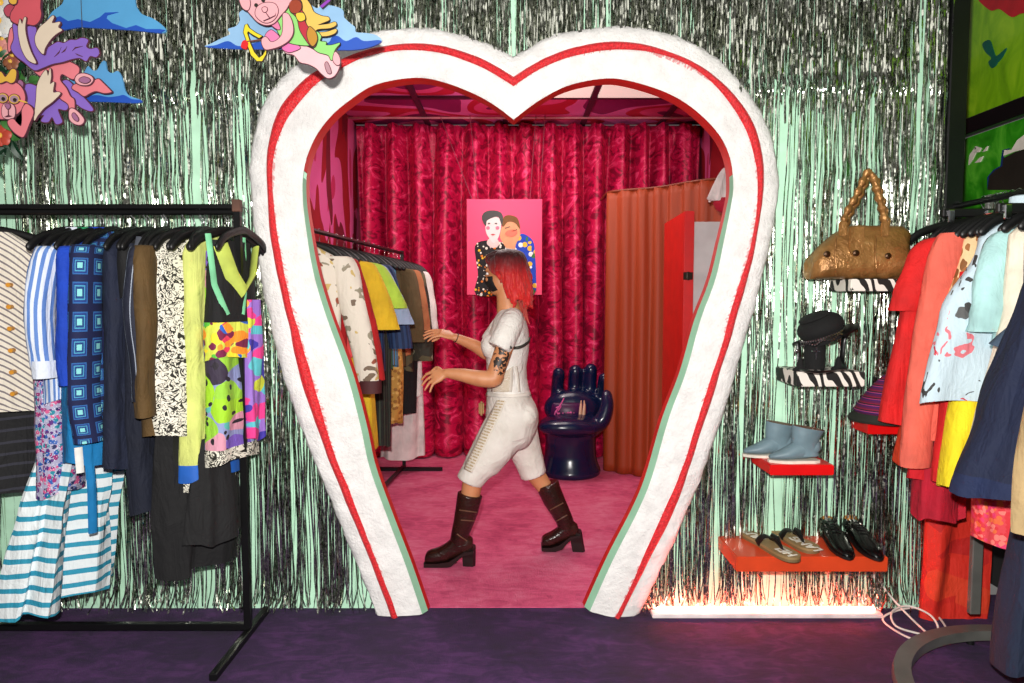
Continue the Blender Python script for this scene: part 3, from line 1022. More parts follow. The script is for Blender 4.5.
# ------------------------------------------------------------------ hangers and garments
HANGN = {}
def hanger_mesh():
    mb = MB()
    # arched shoulder bar along x, rod centre at the origin
    pts = [(-.205, 0, -.155), (-.16, 0, -.118), (-.09, 0, -.092), (-.03, 0, -.078), (0, 0, -.074), (.03, 0, -.078), (.09, 0, -.092), (.16, 0, -.118), (.205, 0, -.155)]
    mb.capsule(spline(pts, 3), .017, 8, flat=(.6, 1.0), up=(0, 1, 0))
    return mb
def hook_mesh():
    mb = MB()
    pts = [(0, 0, -.07), (0, 0, -.03), (.012, 0, -.017)]
    for a in range(-40, 200, 20):
        pts.append((.019 * math.cos(R(a)), 0, .019 * math.sin(R(a))))
    mb.tube([Vector((p[0], p[1], p[2])) for p in pts], .0022, 6)
    return mb
_hp = None
def hanger(pos, yaw, label, group, lower=0):
    """black hanger; the rod's centre is at pos"""
    global _hp
    e = empty('clothes_hanger', Vector(pos) + Vector((0, 0, -.16)), label, 'hanger', group)
    if _hp is None:
        a = D.meshes.new('arm'); b = D.meshes.new('hook')
        _hp = (hanger_mesh().mesh(), hook_mesh().mesh())
        _hp[0].materials.append(BLACK); _hp[1].materials.append(CHROME)
    for nm, me in (('shoulder_bar', _hp[0]), ('hook', _hp[1])):
        o = D.objects.new(nm, me)
        COL.objects.link(o)
        o.parent = e
        o.location = (0, 0, .16)
        if nm == 'hook':
            o.rotation_euler = (0, 0, PI / 2)
            if lower: o.location = (0, 0, .16)
    e.rotation_euler = (0, 0, yaw)
    return e

def garment(name, label, cat, group, pos, yaw, rows, mat, sleeves=(), folds=(3, .012), seed=0, extras=None, hang=True, smat=None, lean=(0, 0), hem=None, nv=None):
    """cloth shell hanging at pos (rod centre). rows: (drop, half width, half thickness, shift along the shoulders).
    sleeves: (side, length, root width, cuff width, outward, mat)"""
    pos = Vector(pos)
    ux = Vector((math.cos(yaw), math.sin(yaw), 0))
    nx = Vector((-math.sin(yaw), math.cos(yaw), 0))
    def W(u, n, d):
        return pos + ux * (u + lean[0] * d) + nx * (n + lean[1] * d) + Vector((0, 0, -d))
    root = empty(name, W(0, 0, rows[-1][0]), label, cat, group)
    random.seed(seed * 7 + 1)
    ph = [random.random() * 6.28 for _ in range(6)]
    d0, d1 = rows[0][0], rows[-1][0]
    M = nv or max(14, int((d1 - d0) / .03))
    N = 48
    nf, amp = folds
    rings, uvs = [], []
    for i in range(M + 1):
        d = lerp(d0, d1, i / M)
        _, hw, th, du = keyed(rows, d)
        g = min(1, max(0, (d - .2) / .5))
        ring, uvr = [], []
        for k in range(N + 1):
            a = 2 * PI * k / N
            ca, sa = math.cos(a), math.sin(a)
            u = hw * (abs(ca) ** .8) * (1 if ca > 0 else -1)
            n = th * (abs(sa) ** .75) * (1 if sa > 0 else -1)
            wv = amp * (.25 + g) * math.sin(nf * a + ph[0] + 1.1 * math.sin(d * 2.3 + ph[1]))
            wv += amp * .5 * (.2 + g) * math.sin((nf * 2 + 1) * a + ph[2] + d * 3)
            sd_ = seed + (3 if sa > 0 else 0)
            wr = (.5 + g) * (.006 * noise.noise(Vector((u * 11, d * 9, sd_))) + .011 * noise.noise(Vector((u * 15 + d * 1.5, d * 2.2, sd_ + 7))))
            n += (wv + wr) * (1 if sa >= 0 else -1) * (.35 + .65 * abs(sa))
            u += wv * .4 * ca
            n += amp * .8 * g * math.sin(u * 9 + ph[3])
            ring.append(W(u + du, n, d + (.012 * math.sin(nf * a + ph[4]) if i == M else 0)))
            uvr.append(((a - 1.5 * PI) / PI * 2 * hw, -d))
        rings.append(ring[:-1])
        uvs.append(uvr)
    mb = MB()
    if hem:
        hm = hem[1]
        cut = max(1, int(round(hem[0] / ((d1 - d0) / M))))
        mb.rings(rings[:M + 1 - cut], False, True, uvs[:M + 1 - cut])
        mb.build('body', mat, root)
        mb = MB()
        mb.rings(rings[M - cut:], False, True, uvs[M - cut:])
        mb.build('hem_band', hm, root)
    else:
        mb.rings(rings, False, True, uvs)
        mb.build('body', mat, root)
    for sl in sleeves:
        side, ln, rw, cw, outw, sm = (list(sl) + [None])[:6]
        hwS = keyed(rows, .17)[1]
        du = keyed(rows, .17)[3]
        p = [(side * (hwS - .05), .15), (side * (hwS + .005), .185), (side * (hwS + .03 + outw * .35), .185 + ln * .4), (side * (hwS + .025 + outw * .8), .185 + ln * .75), (side * (hwS + .02 + outw), .185 + ln)]
        path = spline([W(u + du, .01 * math.sin(i * 2 + seed), d) for i, (u, d) in enumerate(p)], 5)
        m = len(path)
        rg, uvl = [], []
        for i, c in enumerate(path):
            t_ = i / (m - 1)
            ru = lerp(rw, cw, t_) * (.45 + .55 * min(1, t_ / .16) ** .6)
            rn = ru * .62
            rr, uu = [], []
            for k in range(21):
                a = 2 * PI * k / 20
                f_ = 1 + .07 * math.sin(3 * a + ph[5] + t_ * 4) * t_ + .10 * noise.noise(Vector((a * 1.3, t_ * 8, seed)))
                rr.append(c + ux * ru * math.cos(a) * f_ + nx * rn * math.sin(a) * f_)
                uu.append(((a - 1.5 * PI) / PI * 2 * ru + side, -t_ * ln))
            rg.append(rr[:-1])
            uvl.append(uu)
        mb = MB()
        mb.rings(rg, False, True, uvl)
        # closed just inside the cuff
        inner = [rg[-1][k].lerp(path[-1], .12) + Vector((0, 0, .02)) for k in range(20)]
        b = mb.add(inner); mb.face([b + k for k in range(20)])
        so = mb.build('sleeve', sm or smat or mat, root)
        if len(sl) > 6 and sl[6]:
            mb = MB()
            c = path[-1]
            big = [[c + Vector((0, 0, h)) + ux * (cw + .006) * math.cos(2 * PI * k / 20) + nx * (cw * .62 + .006) * math.sin(2 * PI * k / 20) for k in range(20)] for h in (.055, .0, -.012)]
            mb.rings(big, False)
            mb.build('cuff', sl[6], so)
    if extras:
        extras(root, W, rows)
    return root

def collar(mat, d=.088, hw=.062, th=.042, h=.022, name='collar', flare=.010):
    def f(root, W, rows):
        mb = MB()
        rg = []
        for k in range(28):
            a = 2 * PI * k / 28
            c, s = math.cos(a), math.sin(a)
            du = rows[0][3]
            rg.append([W(du + hw * c, th * s, d), W(du + (hw - .004) * c, (th - .004) * s, d - h), W(du + (hw + flare) * c, (th + flare) * s, d - h * .9), W(du + (hw + flare * 1.6) * c, (th + flare * 1.5) * s, d + .02)])
        mb.rings(rg, False, False, None, True)
        mb.build(name, mat, root)
    return f
def buttons(mat, n_, d0, d1, side, u=0, r=.011, name='button', nk=1):
    def f(root, W, rows):
        for i in range(n_):
            d = lerp(d0, d1, i / max(1, n_ - 1))
            _, hw, th, du = keyed(rows, d)
            a = W(u + du, side * (th * nk - .006), d); b = W(u + du, side * (th * nk + .022), d)
            mb = MB(); mb.tube([a, b], r, 12); mb.build(name, mat, root)
    return f
def both(*fs):
    def f(root, W, rows):
        for g in fs:
            g(root, W, rows)
    return f
def strap(pts, r, mat, name, flat=(1, .35)):
    def f(root, W, rows):
        mb = MB(); mb.tube([W(*p) for p in pts], r, 8, flat=flat); mb.build(name, mat, root)
    return f

# ------------------------------------------------------------------ left rack
LZ, LY = 1.80, 2.84
lr = empty('clothes_rack', (-1.9, LY, 0), 'black metal clothes rack with square tubing in front of the left tinsel', 'clothes rack')
RX = pZ(243, 631, .05).x
RY = LY
up0 = pY(239, 212, RY)
mb = MB(); mb.box((RX, RY, (LZ + .03) / 2 + .02), (.028, .028, LZ + .0)); mb.bevel('upright', BLACKMET, lr, .003, 1)
mb = MB(); mb.box((-3.05, RY, (LZ + .03) / 2 + .02), (.028, .028, LZ)); mb.bevel('upright', BLACKMET, lr, .003, 1)
mb = MB(); mb.box(((RX - 3.05) / 2, RY, LZ + .022), (RX + 3.05 + .028, .026, .02)); mb.bevel('top_bar', BLACKMET, lr, .003, 1)
mb = MB(); mb.tube([(-3.05, RY, LZ), (RX, RY, LZ)], .0125, 14); mb.build('hanging_rail', BLACKMET, lr)
mb = MB(); mb.box(((RX - 3.05) / 2, RY, .045), (RX + 3.05, .026, .03)); mb.bevel('bottom_bar', BLACKMET, lr, .003, 1)
mb = MB(); mb.box((RX, RY - .065, .016), (.03, .57, .032)); mb.bevel('foot', BLACKMET, lr, .004, 1)
mb = MB(); mb.box((-3.05, RY - .02, .016), (.03, .56, .032)); mb.bevel('foot', BLACKMET, lr, .004, 1)
mb = MB(); mb.box((RX, RY, LZ + .026), (.034, .034, .05)); mb.bevel('corner_joint', plain((92, 62, 50), .5, .3), lr, .003, 1)

GL = 'clothes on the left rack'
HL = 'black hangers on the left rack'
def left(px, yn, name, label, cat, short, rows, mat, yaw=90, **kw):
    """px, yn: image column and depth where the near edge of the garment hangs"""
    x = (px - 512) / F * yn
    h = kw.pop('hanger', True)
    ln = kw.pop('zoff', 0)
    g = garment(name, label, cat, GL, (x, LY, LZ - ln), R(yaw), rows, mat, seed=px, **kw)
    if h:
        hanger((x, LY, LZ), R(yaw), 'black hanger on the left rail holding the ' + short, HL)
    return g
def dp(py, yn):
    """drop below the rail of an image row at depth yn"""
    return LZ - pY(0, py, yn).z
def shirt_rows(bot, hw=.21, hem=.22, th=.045, hth=.06, chest=None):
    return [(.085, .065, .04, 0), (.105, .10, .04, 0), (.135, hw - .05, .042, 0), (.165, hw, .04, 0), (.22, hw + .002, th, 0), (.4, chest or hw, th * 1.15, 0), (bot, hem, hth, 0)]

NAVY, BROWN, COBALT, TEAL = cloth((17, 25, 48)), cloth((84, 62, 28)), cloth((12, 62, 178)), cloth((6, 116, 176))
CREAMC, BLACKC = cloth((226, 212, 190)), cloth((15, 15, 17))
GOLD = plain((196, 148, 60), .3, .1, 0, 60, .9)
N_ = 2.60
left(-74, 2.5, 'leather_jacket', 'tan brown leather jacket sleeve at the far left end of the left rack', 'jacket', 'tan leather jacket', shirt_rows(.42), plain((150, 92, 44), .4, .2, .3, 30), yaw=78, sleeves=[(-1, .15, .07, .055, .0)])
left(24, 2.54, 'floral_dress', 'long dress printed with pink, blue and purple flowers, between striped garments', 'dress', 'pink and blue floral dress',
     shirt_rows(dp(500, 2.6), .17, .16, .04, .06), multi((170, 168, 196), [(150, 40, 110), (40, 90, 170), (86, 40, 120), (20, 130, 150), (210, 90, 140), (30, 40, 90)], 60, .56, .02, second=(222, 220, 228)), yaw=80, folds=(3, .014), lean=(-.05, 0))
garment('striped_blouse', 'cream blouse with slanting grey stripes and orange buttons at the left edge', 'blouse', GL, (-2.12, LY - .03, LZ), R(14),
     shirt_rows(dp(412, 2.82), .2, .21, .06, .07), stripes((120, 112, 116), (226, 218, 202), .024, .3, 'd'), seed=3, extras=both(buttons(plain((206, 140, 40), .4), 6, .30, .74, -1, .08, .009)), folds=(2, .008))
hanger((-2.12, LY, LZ), R(14), 'black hanger on the left rail holding the cream striped blouse', HL)
garment('black_skirt', 'black skirt with a faint woven pattern hanging below the cream striped blouse', 'skirt', GL, (-2.08, LY + .06, LZ), R(20),
     [(.6, .17, .02, 0), (.8, .2, .05, 0), (dp(492, 2.85), .23, .07, 0)], stripes((44, 44, 56), (14, 14, 18), .05, .22, 'v', .02), seed=5, folds=(3, .016))
left(47, N_, 'striped_shirt', 'blue and white striped shirt with a long cuffed sleeve', 'shirt', 'blue striped shirt',
     shirt_rows(dp(404, N_), .19, .2), stripes((214, 222, 236), (92, 130, 196), .022, .5, 'u'), yaw=84,
     sleeves=[(-1, .46, .075, .055, .02, None, stripes((214, 222, 236), (92, 130, 196), .02, .5, 'v'))], extras=collar(stripes((214, 222, 236), (92, 130, 196), .016, .5, 'u')))
left(58, N_, 'cream_shirt', 'cream shirt with a green collar behind the blue striped sleeve', 'shirt', 'cream shirt with green collar', shirt_rows(dp(350, N_), .19, .2), CREAMC, yaw=86, extras=collar(plain((20, 130, 80), .7)))
tw = stripes((40, 146, 176), (226, 234, 236), .055, .36, 'v', .03)
left(80, N_, 'striped_maxi_dress', 'long white dress with turquoise stripes flaring out to the lower left', 'dress', 'turquoise striped long dress',
     [(.085, .065, .04, 0), (.165, .17, .03, 0), (.5, .15, .035, 0), (.85, .15, .05, -.0), (1.2, .19, .09, -.03), (1.46, .21, .13, -.05), (1.60, .22, .15, -.06)], tw, yaw=76, folds=(6, .036), lean=(-.03, .16))
left(70, N_, 'cobalt_jacket', 'plain cobalt blue jacket beside the square-patterned dress', 'jacket', 'cobalt blue jacket', shirt_rows(dp(406, N_), .2, .21, .05, .06), COBALT, yaw=88, sleeves=[(-1, .50, .065, .05, .01)], extras=collar(COBALT))
left(72, N_ + .03, 'teal_blouse', 'turquoise blue blouse with a curved hem and a hanging sash', 'blouse', 'turquoise blouse',
     shirt_rows(dp(466, N_), .205, .24, .05, .07), TEAL, yaw=86, folds=(3, .014), extras=both(strap([(-.2, -.05, .9), (-.2, -.06, 1.1), (-.19, -.05, 1.28)], .016, TEAL, 'sash'), strap([(-.225, -.03, .93), (-.226, -.035, 1.03)], .014, plain((232, 232, 228)), 'paper_tag')))
left(77, N_ - .04, 'square_pattern_dress', 'dark blue dress printed with two rows of pale blue squares', 'dress', 'blue square-patterned dress', shirt_rows(dp(436, N_ - .04), .2, .21, .05, .06), granny(), yaw=88, sleeves=[(-1, .72, .075, .07, .0)], folds=(2, .008))
left(104, N_, 'navy_dress', 'plain dark navy long dress beside the turquoise blouse', 'dress', 'navy long dress', shirt_rows(dp(472, N_), .21, .23, .05, .07), NAVY, yaw=90, folds=(2, .012))
left(117, N_, 'grey_waistcoat', 'black waistcoat with a grey satin lining next to the navy long dress', 'waistcoat', 'black waistcoat', shirt_rows(dp(300, N_), .2, .2), BLACKC, yaw=90, extras=strap([(-.12, -.05, .12), (-.17, -.055, .22), (-.14, -.055, .42)], .03, plain((70, 74, 84), .4), 'lining'))
left(124, N_ + .02, 'navy_trousers', 'straight navy trousers hanging below the pinstripe jacket', 'trousers', 'navy trousers', [(.14, .17, .03, 0), (.3, .17, .04, 0), (.9, .17, .05, 0), (dp(522, N_), .16, .055, 0)], cloth((14, 20, 38)), folds=(2, .012))
left(136, N_, 'pinstripe_jacket', 'dark navy jacket with white pinstripes next to the brown jacket', 'jacket', 'pinstripe jacket', shirt_rows(dp(416, N_), .21, .22, .05, .06), stripes((150, 158, 172), (22, 26, 44), .032, .1, 'u'), yaw=93, sleeves=[(-1, .56, .065, .055, .01)], folds=(2, .01))
left(139, N_, 'brown_jacket', 'olive brown jacket with gold buttons', 'jacket', 'olive brown jacket', shirt_rows(dp(440, N_), .215, .225, .055, .07), BROWN, yaw=95, sleeves=[(-1, .62, .06, .055, .01)], folds=(2, .008),
     extras=both(buttons(GOLD, 2, dp(424, N_), dp(434, N_), -1, -.17, .012)))
left(158, N_, 'black_trousers', 'wide black trousers reaching lowest below the brown jacket', 'trousers', 'wide black trousers', [(.62, .10, .02, 0), (.8, .15, .05, 0), (1.0, .17, .08, 0), (1.25, .17, .11, 0), (dp(586, N_), .16, .09, 0)], BLACKC, folds=(3, .03), yaw=86)
BW = scroll((226, 222, 206), (34, 32, 26), 36, .1)
left(168, N_, 'monochrome_blouse', 'cream and black scroll-print blouse with a pointed front', 'blouse', 'scroll-print blouse',
     [(.085, .065, .04, 0), (.105, .10, .045, 0), (.165, .2, .045, 0), (.4, .21, .055, 0), (.7, .215, .07, -.02), (dp(440, N_), .17, .08, -.05)], BW, yaw=66, folds=(2, .012))
left(180, N_ + .03, 'monochrome_skirt', 'cream and black scroll-print skirt showing below the lime dress', 'skirt', 'scroll-print skirt', [(.84, .13, .02, 0), (.92, .15, .04, 0), (dp(502, N_), .16, .055, 0)], BW, yaw=80, folds=(3, .014))
left(186, N_ + .06, 'black_skirt', 'black skirt showing lowest below the lime dress', 'skirt', 'black skirt', [(.92, .12, .02, 0), (1.0, .15, .05, 0), (dp(552, N_), .19, .09, 0)], BLACKC, yaw=100, folds=(4, .02))
LIMEC = cloth((206, 214, 118))
left(182, N_, 'lime_dress', 'pale lime dress with a bright blue hem band', 'dress', 'pale lime dress', [(.085, .065, .04, 0), (.165, .14, .04, 0), (.4, .13, .045, 0), (.8, .14, .06, -.01), (dp(486, N_), .15, .075, -.02)], LIMEC, yaw=77, folds=(3, .012), hem=(.07, plain((28, 96, 190), .7)))
ART = multi((140, 150, 196), [(150, 206, 60), (90, 180, 170), (120, 90, 190), (214, 150, 170), (50, 40, 60), (60, 160, 200), (160, 214, 40)], 9, .62, .12, second=(36, 30, 40))
left(203, N_, 'painted_print_dress', 'sleeveless dress with a bright painterly print of faces and leaves', 'dress', 'painterly print dress', [(.165, .11, .03, 0), (.36, .12, .04, 0), (.8, .14, .055, 0), (dp(472, N_), .15, .065, 0)], ART, yaw=72, folds=(2, .01), hem=(.05, BW),
     extras=both(strap([(-.14, -.03, .1), (-.13, -.045, .3), (-.08, -.06, .42)], .012, plain((120, 200, 150)), 'shoulder_strap'), strap([(.06, -.03, .1), (.04, -.05, .3), (0, -.065, .42)], .012, plain((120, 200, 150)), 'shoulder_strap')))
TROP = multi((210, 220, 80), [(230, 60, 90), (250, 150, 40), (120, 30, 70), (90, 190, 60), (250, 220, 50), (40, 100, 200)], 26, .6, .04)
left(206, N_, 'tropical_tank', 'black tank top with a tropical flower panel behind the rack upright', 'top', 'black tropical tank top', [(.12, .11, .03, 0), (.3, .125, .05, 0), (.50, .14, .06, 0), (.60, .14, .06, 0)], BLACKC, yaw=70, hem=(.16, TROP), folds=(2, .008), extras=strap([(-.1, -.045, .14), (-.06, -.06, .26), (-.0, -.065, .33), (.06, -.06, .26), (.1, -.045, .14)], .03, plain((190, 206, 90)), 'neck_facing', (1, .3)))
left(246, 2.84, 'purple_print_dress', 'purple and pink print dress at the right end of the left rack', 'dress', 'purple print dress', [(.36, .04, .025, .06), (.5, .055, .03, .06), (.8, .06, .03, .06), (dp(446, 2.75), .05, .035, .06)],
     multi((150, 110, 200), [(230, 60, 140), (60, 50, 160), (90, 190, 200), (250, 160, 60), (200, 210, 60)], 16, .6, .08), yaw=84, folds=(2, .01))
# ------------------------------------------------------------------ right rack: rail runs away from the camera
RRX, RRZ = 1.955, 1.85
M_RING = plain((104, 104, 100), .4, .1, .1, 60, .2)
rr = empty('clothes_rack', (RRX, 2.5, 0), 'black clothes rack with a flat curved floor ring, on the right', 'clothes rack')
mb = MB(); mb.tube([(RRX, 3.06, RRZ), (RRX, 1.7, RRZ)], .013, 14); mb.build('hanging_rail', BLACKMET, rr)
mb = MB(); mb.box((RRX + .02, 2.84, RRZ / 2 + .06), (.046, .026, RRZ - .08)); mb.bevel('upright', M_RING, rr, .004, 1)
mb = MB(); mb.box((RRX, 1.68, RRZ / 2 + .06), (.046, .026, RRZ - .08)); mb.bevel('upright', M_RING, rr, .004, 1)
mb = MB()
rings = []
cx, cy, rad = RRX + .02, 2.18, .60
for i in range(73):
    a = 2 * PI * i / 72
    d = Vector((math.cos(a), math.sin(a), 0))
    c = Vector((cx, cy, 0)) + d * rad
    rings.append([c + d * .020 + Vector((0, 0, .022)), c - d * .036 + Vector((0, 0, .03)), c - d * .038 + Vector((0, 0, .072)), c + d * .020 + Vector((0, 0, .072)), c + d * .026 + Vector((0, 0, .045))])
mb.rings(rings[:-1], False, True, None, True)
mb.build('floor_ring', M_RING, rr)
for a in (20, 95, 160, 230, 310):
    mb = MB(); mb.tube([(cx + rad * math.cos(R(a)), cy + rad * math.sin(R(a)), 0), (cx + rad * math.cos(R(a)), cy + rad * math.sin(R(a)), .035)], .016, 12); mb.build('foot', BLACK, rr)

GR_ = 'clothes on the right rack'
HR = 'black hangers on the right rack'
def rx(px, Y):
    return (px - 512) / F * Y
def dr(py, Y):
    return RRZ - pY(0, py, Y).z
def right(Y, name, label, cat, short, rows, mat, yaw=0, dx=0, **kw):
    h = kw.pop('hanger', True)
    g = garment(name, label, cat, GR_, (RRX + dx, Y, RRZ), R(yaw), rows, mat, seed=int(Y * 100), **kw)
    if h:
        hanger((RRX + dx, Y, RRZ), R(yaw), 'black hanger on the right rail holding the ' + short, HR)
    return g
def rrows(Y, left_px, bot, sh=.2, du=0, th=.045, mid=None):
    """rows whose left edge ends at image column left_px at the hem"""
    hwb = RRX - rx(left_px, Y)
    m = mid if mid is not None else lerp(sh, hwb, .5)
    return [(.085, .065, .04, 0), (.105, .10, .04, 0), (.135, sh - .05, .042, 0), (.165, sh, .04, 0), (.22, sh + .004, th, 0), (.45, m, th * 1.2, -(m - sh) * .3), (bot, (hwb + sh) / 2, th * 1.4, -(hwb - sh) / 2)]
RED, ORANGE, CORALC = cloth((212, 26, 26)), cloth((214, 58, 20)), cloth((228, 102, 84))
CRIM = cloth((184, 16, 44)); YELLOW = cloth((238, 214, 30)); CRM = cloth((232, 220, 198)); AQUA = cloth((172, 216, 214))
NAVYD = cloth((18, 28, 56)); SLATE = cloth((66, 84, 104)); KHAKI = cloth((176, 150, 106))
right(2.86, 'orange_skirt', 'orange skirt at the far end of the right rack, beside the small red shelf', 'skirt', 'orange skirt', [(.55, .17, .03, -.06), (.8, .2, .06, -.09), (dr(462, 2.86), .21, .07, -.12)], ORANGE, folds=(3, .016))
right(2.82, 'red_dress', 'bright red dress with a wide short sleeve and red collar', 'dress', 'bright red dress', rrows(2.82, 886, dr(424, 2.82), .21), RED, folds=(3, .016), sleeves=[(-1, .27, .075, .085, .085)], extras=collar(RED))
right(2.785, 'navy_trim_blouse', 'red blouse with a dark navy front strip behind the coral coat', 'blouse', 'red blouse with navy strip', rrows(2.785, 912, dr(480, 2.785), .18), cloth((206, 20, 34)), folds=(2, .012), extras=strap([(-.12, -.055, .12), (-.17, -.065, .3), (-.21, -.07, .5)], .02, plain((24, 20, 50)), 'navy_strip'))
right(2.765, 'crimson_skirt', 'crimson skirt hanging below the coral coat', 'skirt', 'crimson skirt', [(.3, .08, .03, -.10), (.7, .09, .05, -.17), (dr(518, 2.765), .09, .055, -.19)], CRIM, folds=(3, .014))
right(2.74, 'coral_coat', 'salmon coral coat with a long straight sleeve', 'coat', 'salmon coral coat', rrows(2.74, 925, dr(440, 2.74), .2), CORALC, folds=(2, .01), sleeves=[(-1, .90, .075, .062, .10)], extras=collar(CORALC))
right(2.70, 'brown_print_blouse', 'cream top with a brown leaf print and an orange front edge', 'top', 'brown leaf-print top', rrows(2.70, 934, dr(400, 2.7), .19), multi((232, 200, 150), [(130, 84, 40), (160, 100, 50), (226, 96, 40)], 22, .5, .05), folds=(2, .01), extras=strap([(-.07, -.05, .1), (-.14, -.07, .35), (-.2, -.075, .75)], .022, plain((236, 110, 40)), 'orange_edge'))
right(2.665, 'red_trousers', 'red satin trousers with a pale side print beside the yellow trousers', 'trousers', 'red satin trousers', [(.3, .12, .03, -.09), (.7, .13, .05, -.13), (dr(478, 2.66), .12, .055, -.17)], cloth((208, 22, 26)), folds=(2, .014))
right(2.62, 'yellow_trousers', 'plain bright yellow trousers', 'trousers', 'yellow trousers', [(.3, .13, .03, -.0), (.6, .15, .05, -.1), (dr(486, 2.62), .13, .06, -.17)], YELLOW, folds=(2, .01), lean=(-.0, 0))
FLAM = multi((196, 216, 226), [(60, 60, 60), (206, 40, 60), (196, 216, 226), (90, 90, 90), (226, 120, 130)], 15, .30, .30)
right(2.58, 'resort_shirt', 'light blue shirt printed with pink flamingos and black palm trees', 'shirt', 'light blue printed shirt', rrows(2.58, 922, dr(402, 2.58), .2), FLAM, folds=(2, .012), extras=both(collar(FLAM, d=.07, hw=.08, h=.05), strap([(.0, -.055, .1), (-.02, -.065, .16), (-.04, -.06, .13)], .014, plain((200, 40, 60)), 'red_bow')))
right(2.50, 'aqua_shirt', 'plain pale aqua short-sleeved shirt with a turned-up cuff', 'shirt', 'pale aqua shirt', rrows(2.50, 985, dr(345, 2.5), .17), AQUA, folds=(2, .012), dx=.03, sleeves=[(-1, .34, .07, .075, .05)])
right(2.44, 'cream_coat', 'long cream coat between the aqua shirt and the navy coat', 'coat', 'cream coat', rrows(2.44, 968, dr(480, 2.44), .19, mid=.2), CRM, folds=(2, .012))
right(2.36, 'denim_jacket', 'slate blue denim jacket behind the navy coat', 'jacket', 'slate blue denim jacket', rrows(2.36, 990, dr(345, 2.36), .19, mid=.19), SLATE, folds=(2, .01))
right(2.24, 'navy_coat', 'dark navy swing coat with a round orange button', 'coat', 'navy swing coat',
      [(.085, .065, .04, .02), (.105, .10, .04, .02), (.135, .15, .042, .02), (.165, .19, .05, .0), (.38, .235, .08, -.035), (.8, .315, .12, -.07), (dr(496, 2.2), .37, .14, -.095)], NAVYD, folds=(4, .03), extras=both(buttons(plain((196, 110, 60), .35), 1, dr(470, 2.1), dr(470, 2.1), -1, -.22, .022, 'button', .9), collar(NAVYD)), hem=(.05, cloth((20, 34, 70))))
right(2.30, 'navy_skirt', 'long plain navy skirt reaching almost to the floor under the navy coat', 'skirt', 'navy skirt', [(.7, .1, .03, -.05), (1.0, .17, .08, -.03), (dr(664, 2.3), .24, .13, -.03)], cloth((22, 34, 58)), folds=(4, .02))
right(3.03, 'red_robe', 'long red robe with a blue-tipped fringe behind the rack upright', 'robe', 'long red robe', [(.6, .14, .03, .05), (1.0, .15, .045, .05), (dr(626, 3.0), .15, .05, .05)], multi((206, 34, 22), [(214, 40, 24), (190, 26, 22), (220, 60, 30)], 9, .7, .03), folds=(3, .014))
right(2.56, 'sequin_skirt', 'short skirt sparkling pink and orange below the navy coat', 'skirt', 'pink sparkly skirt', [(.6, .16, .04, -.0), (.9, .17, .06, -.02), (dr(540, 2.56), .17, .075, -.01)], multi((232, 70, 80), [(236, 60, 110), (240, 110, 60), (226, 50, 60), (250, 130, 120)], 60, .6, .0), folds=(3, .014))
right(2.04, 'khaki_coat', 'khaki cotton coat sleeve at the right edge in front of the navy skirt', 'coat', 'khaki coat', rrows(2.04, 1060, dr(440, 2.04), .2, mid=.2), KHAKI, folds=(2, .012), dx=-.04, sleeves=[(-1, .93, .075, .07, .10)])
right(2.46, 'scarf_blouse', 'red and yellow printed blouse collar at the top right of the rack', 'blouse', 'red and yellow blouse', [(.055, .09, .05, .05), (.09, .14, .05, .05), (.14, .16, .05, .05), (.3, .17, .05, .05)], multi((220, 40, 30), [(240, 190, 40), (226, 60, 30), (250, 220, 90)], 22, .5, .05), folds=(2, .01), hanger=False)
# trouser hangers with clips seen edge-on at the top
for i, (Y, x0, x1, lab) in enumerate(((2.80, 1.745, 1.96, 'black flat-bar clip hanger at the far end of the right rail'), (2.42, 1.70, 2.0, 'black flat-bar clip hanger above the light blue printed shirt'))):
    e = empty('clip_hanger', (RRX, Y, RRZ - .08), lab, 'hanger', HR)
    z = pY(0, 213 if i == 0 else 208, Y).z
    mb = MB(); mb.box(((x0 + x1 + .08) / 2, Y, z), (x1 - x0 + .08, .022, .034)); mb.bevel('bar', BLACK, e, .004, 1)
    mb = MB(); mb.tube([(RRX, Y, z + .01), (RRX, Y, RRZ - .02), (RRX + .014, Y, RRZ - .006), (RRX + .016, Y, RRZ + .008), (RRX, Y, RRZ + .018), (RRX - .016, Y, RRZ + .006)], .0025, 6); mb.build('hook', CHROME, e)
    for x in (x0 + .03, x1 - .03):
        mb = MB(); mb.box((x, Y - .014, z - .014), (.026, .012, .05)); mb.bevel('clip', CHROME, e, .003, 1)

# white cable lying by the post
M_CABLE = plain((226, 222, 214), .4)
pts = [pY(876, 577, 3.07), pY(892, 598, 3.05), pZ(915, 622, .012), pZ(935, 638, .008), pZ(948, 634, .008), pZ(936, 615, .012), pZ(912, 608, .03), pZ(888, 614, .02), pZ(884, 622, .008), pZ(905, 636, .007), pZ(925, 641, .01), pZ(938, 630, .02), pZ(930, 615, .05), pZ(908, 606, .06), pZ(892, 612, .05), pZ(896, 626, .02), pZ(920, 634, .008), pZ(944, 640, .008), pZ(958, 630, .008)]
mb = MB(); mb.tube(spline(pts, 7), .0045, 8)
cb = mb.build('cable', M_CABLE, None, label='white power cable in loose loops on the floor beside the right rack', cat='cable')
mb = MB(); mb.box(pY(874, 573, 3.09), (.03, .03, .045)); mb.bevel('plug', M_CABLE, cb, .005, 2)

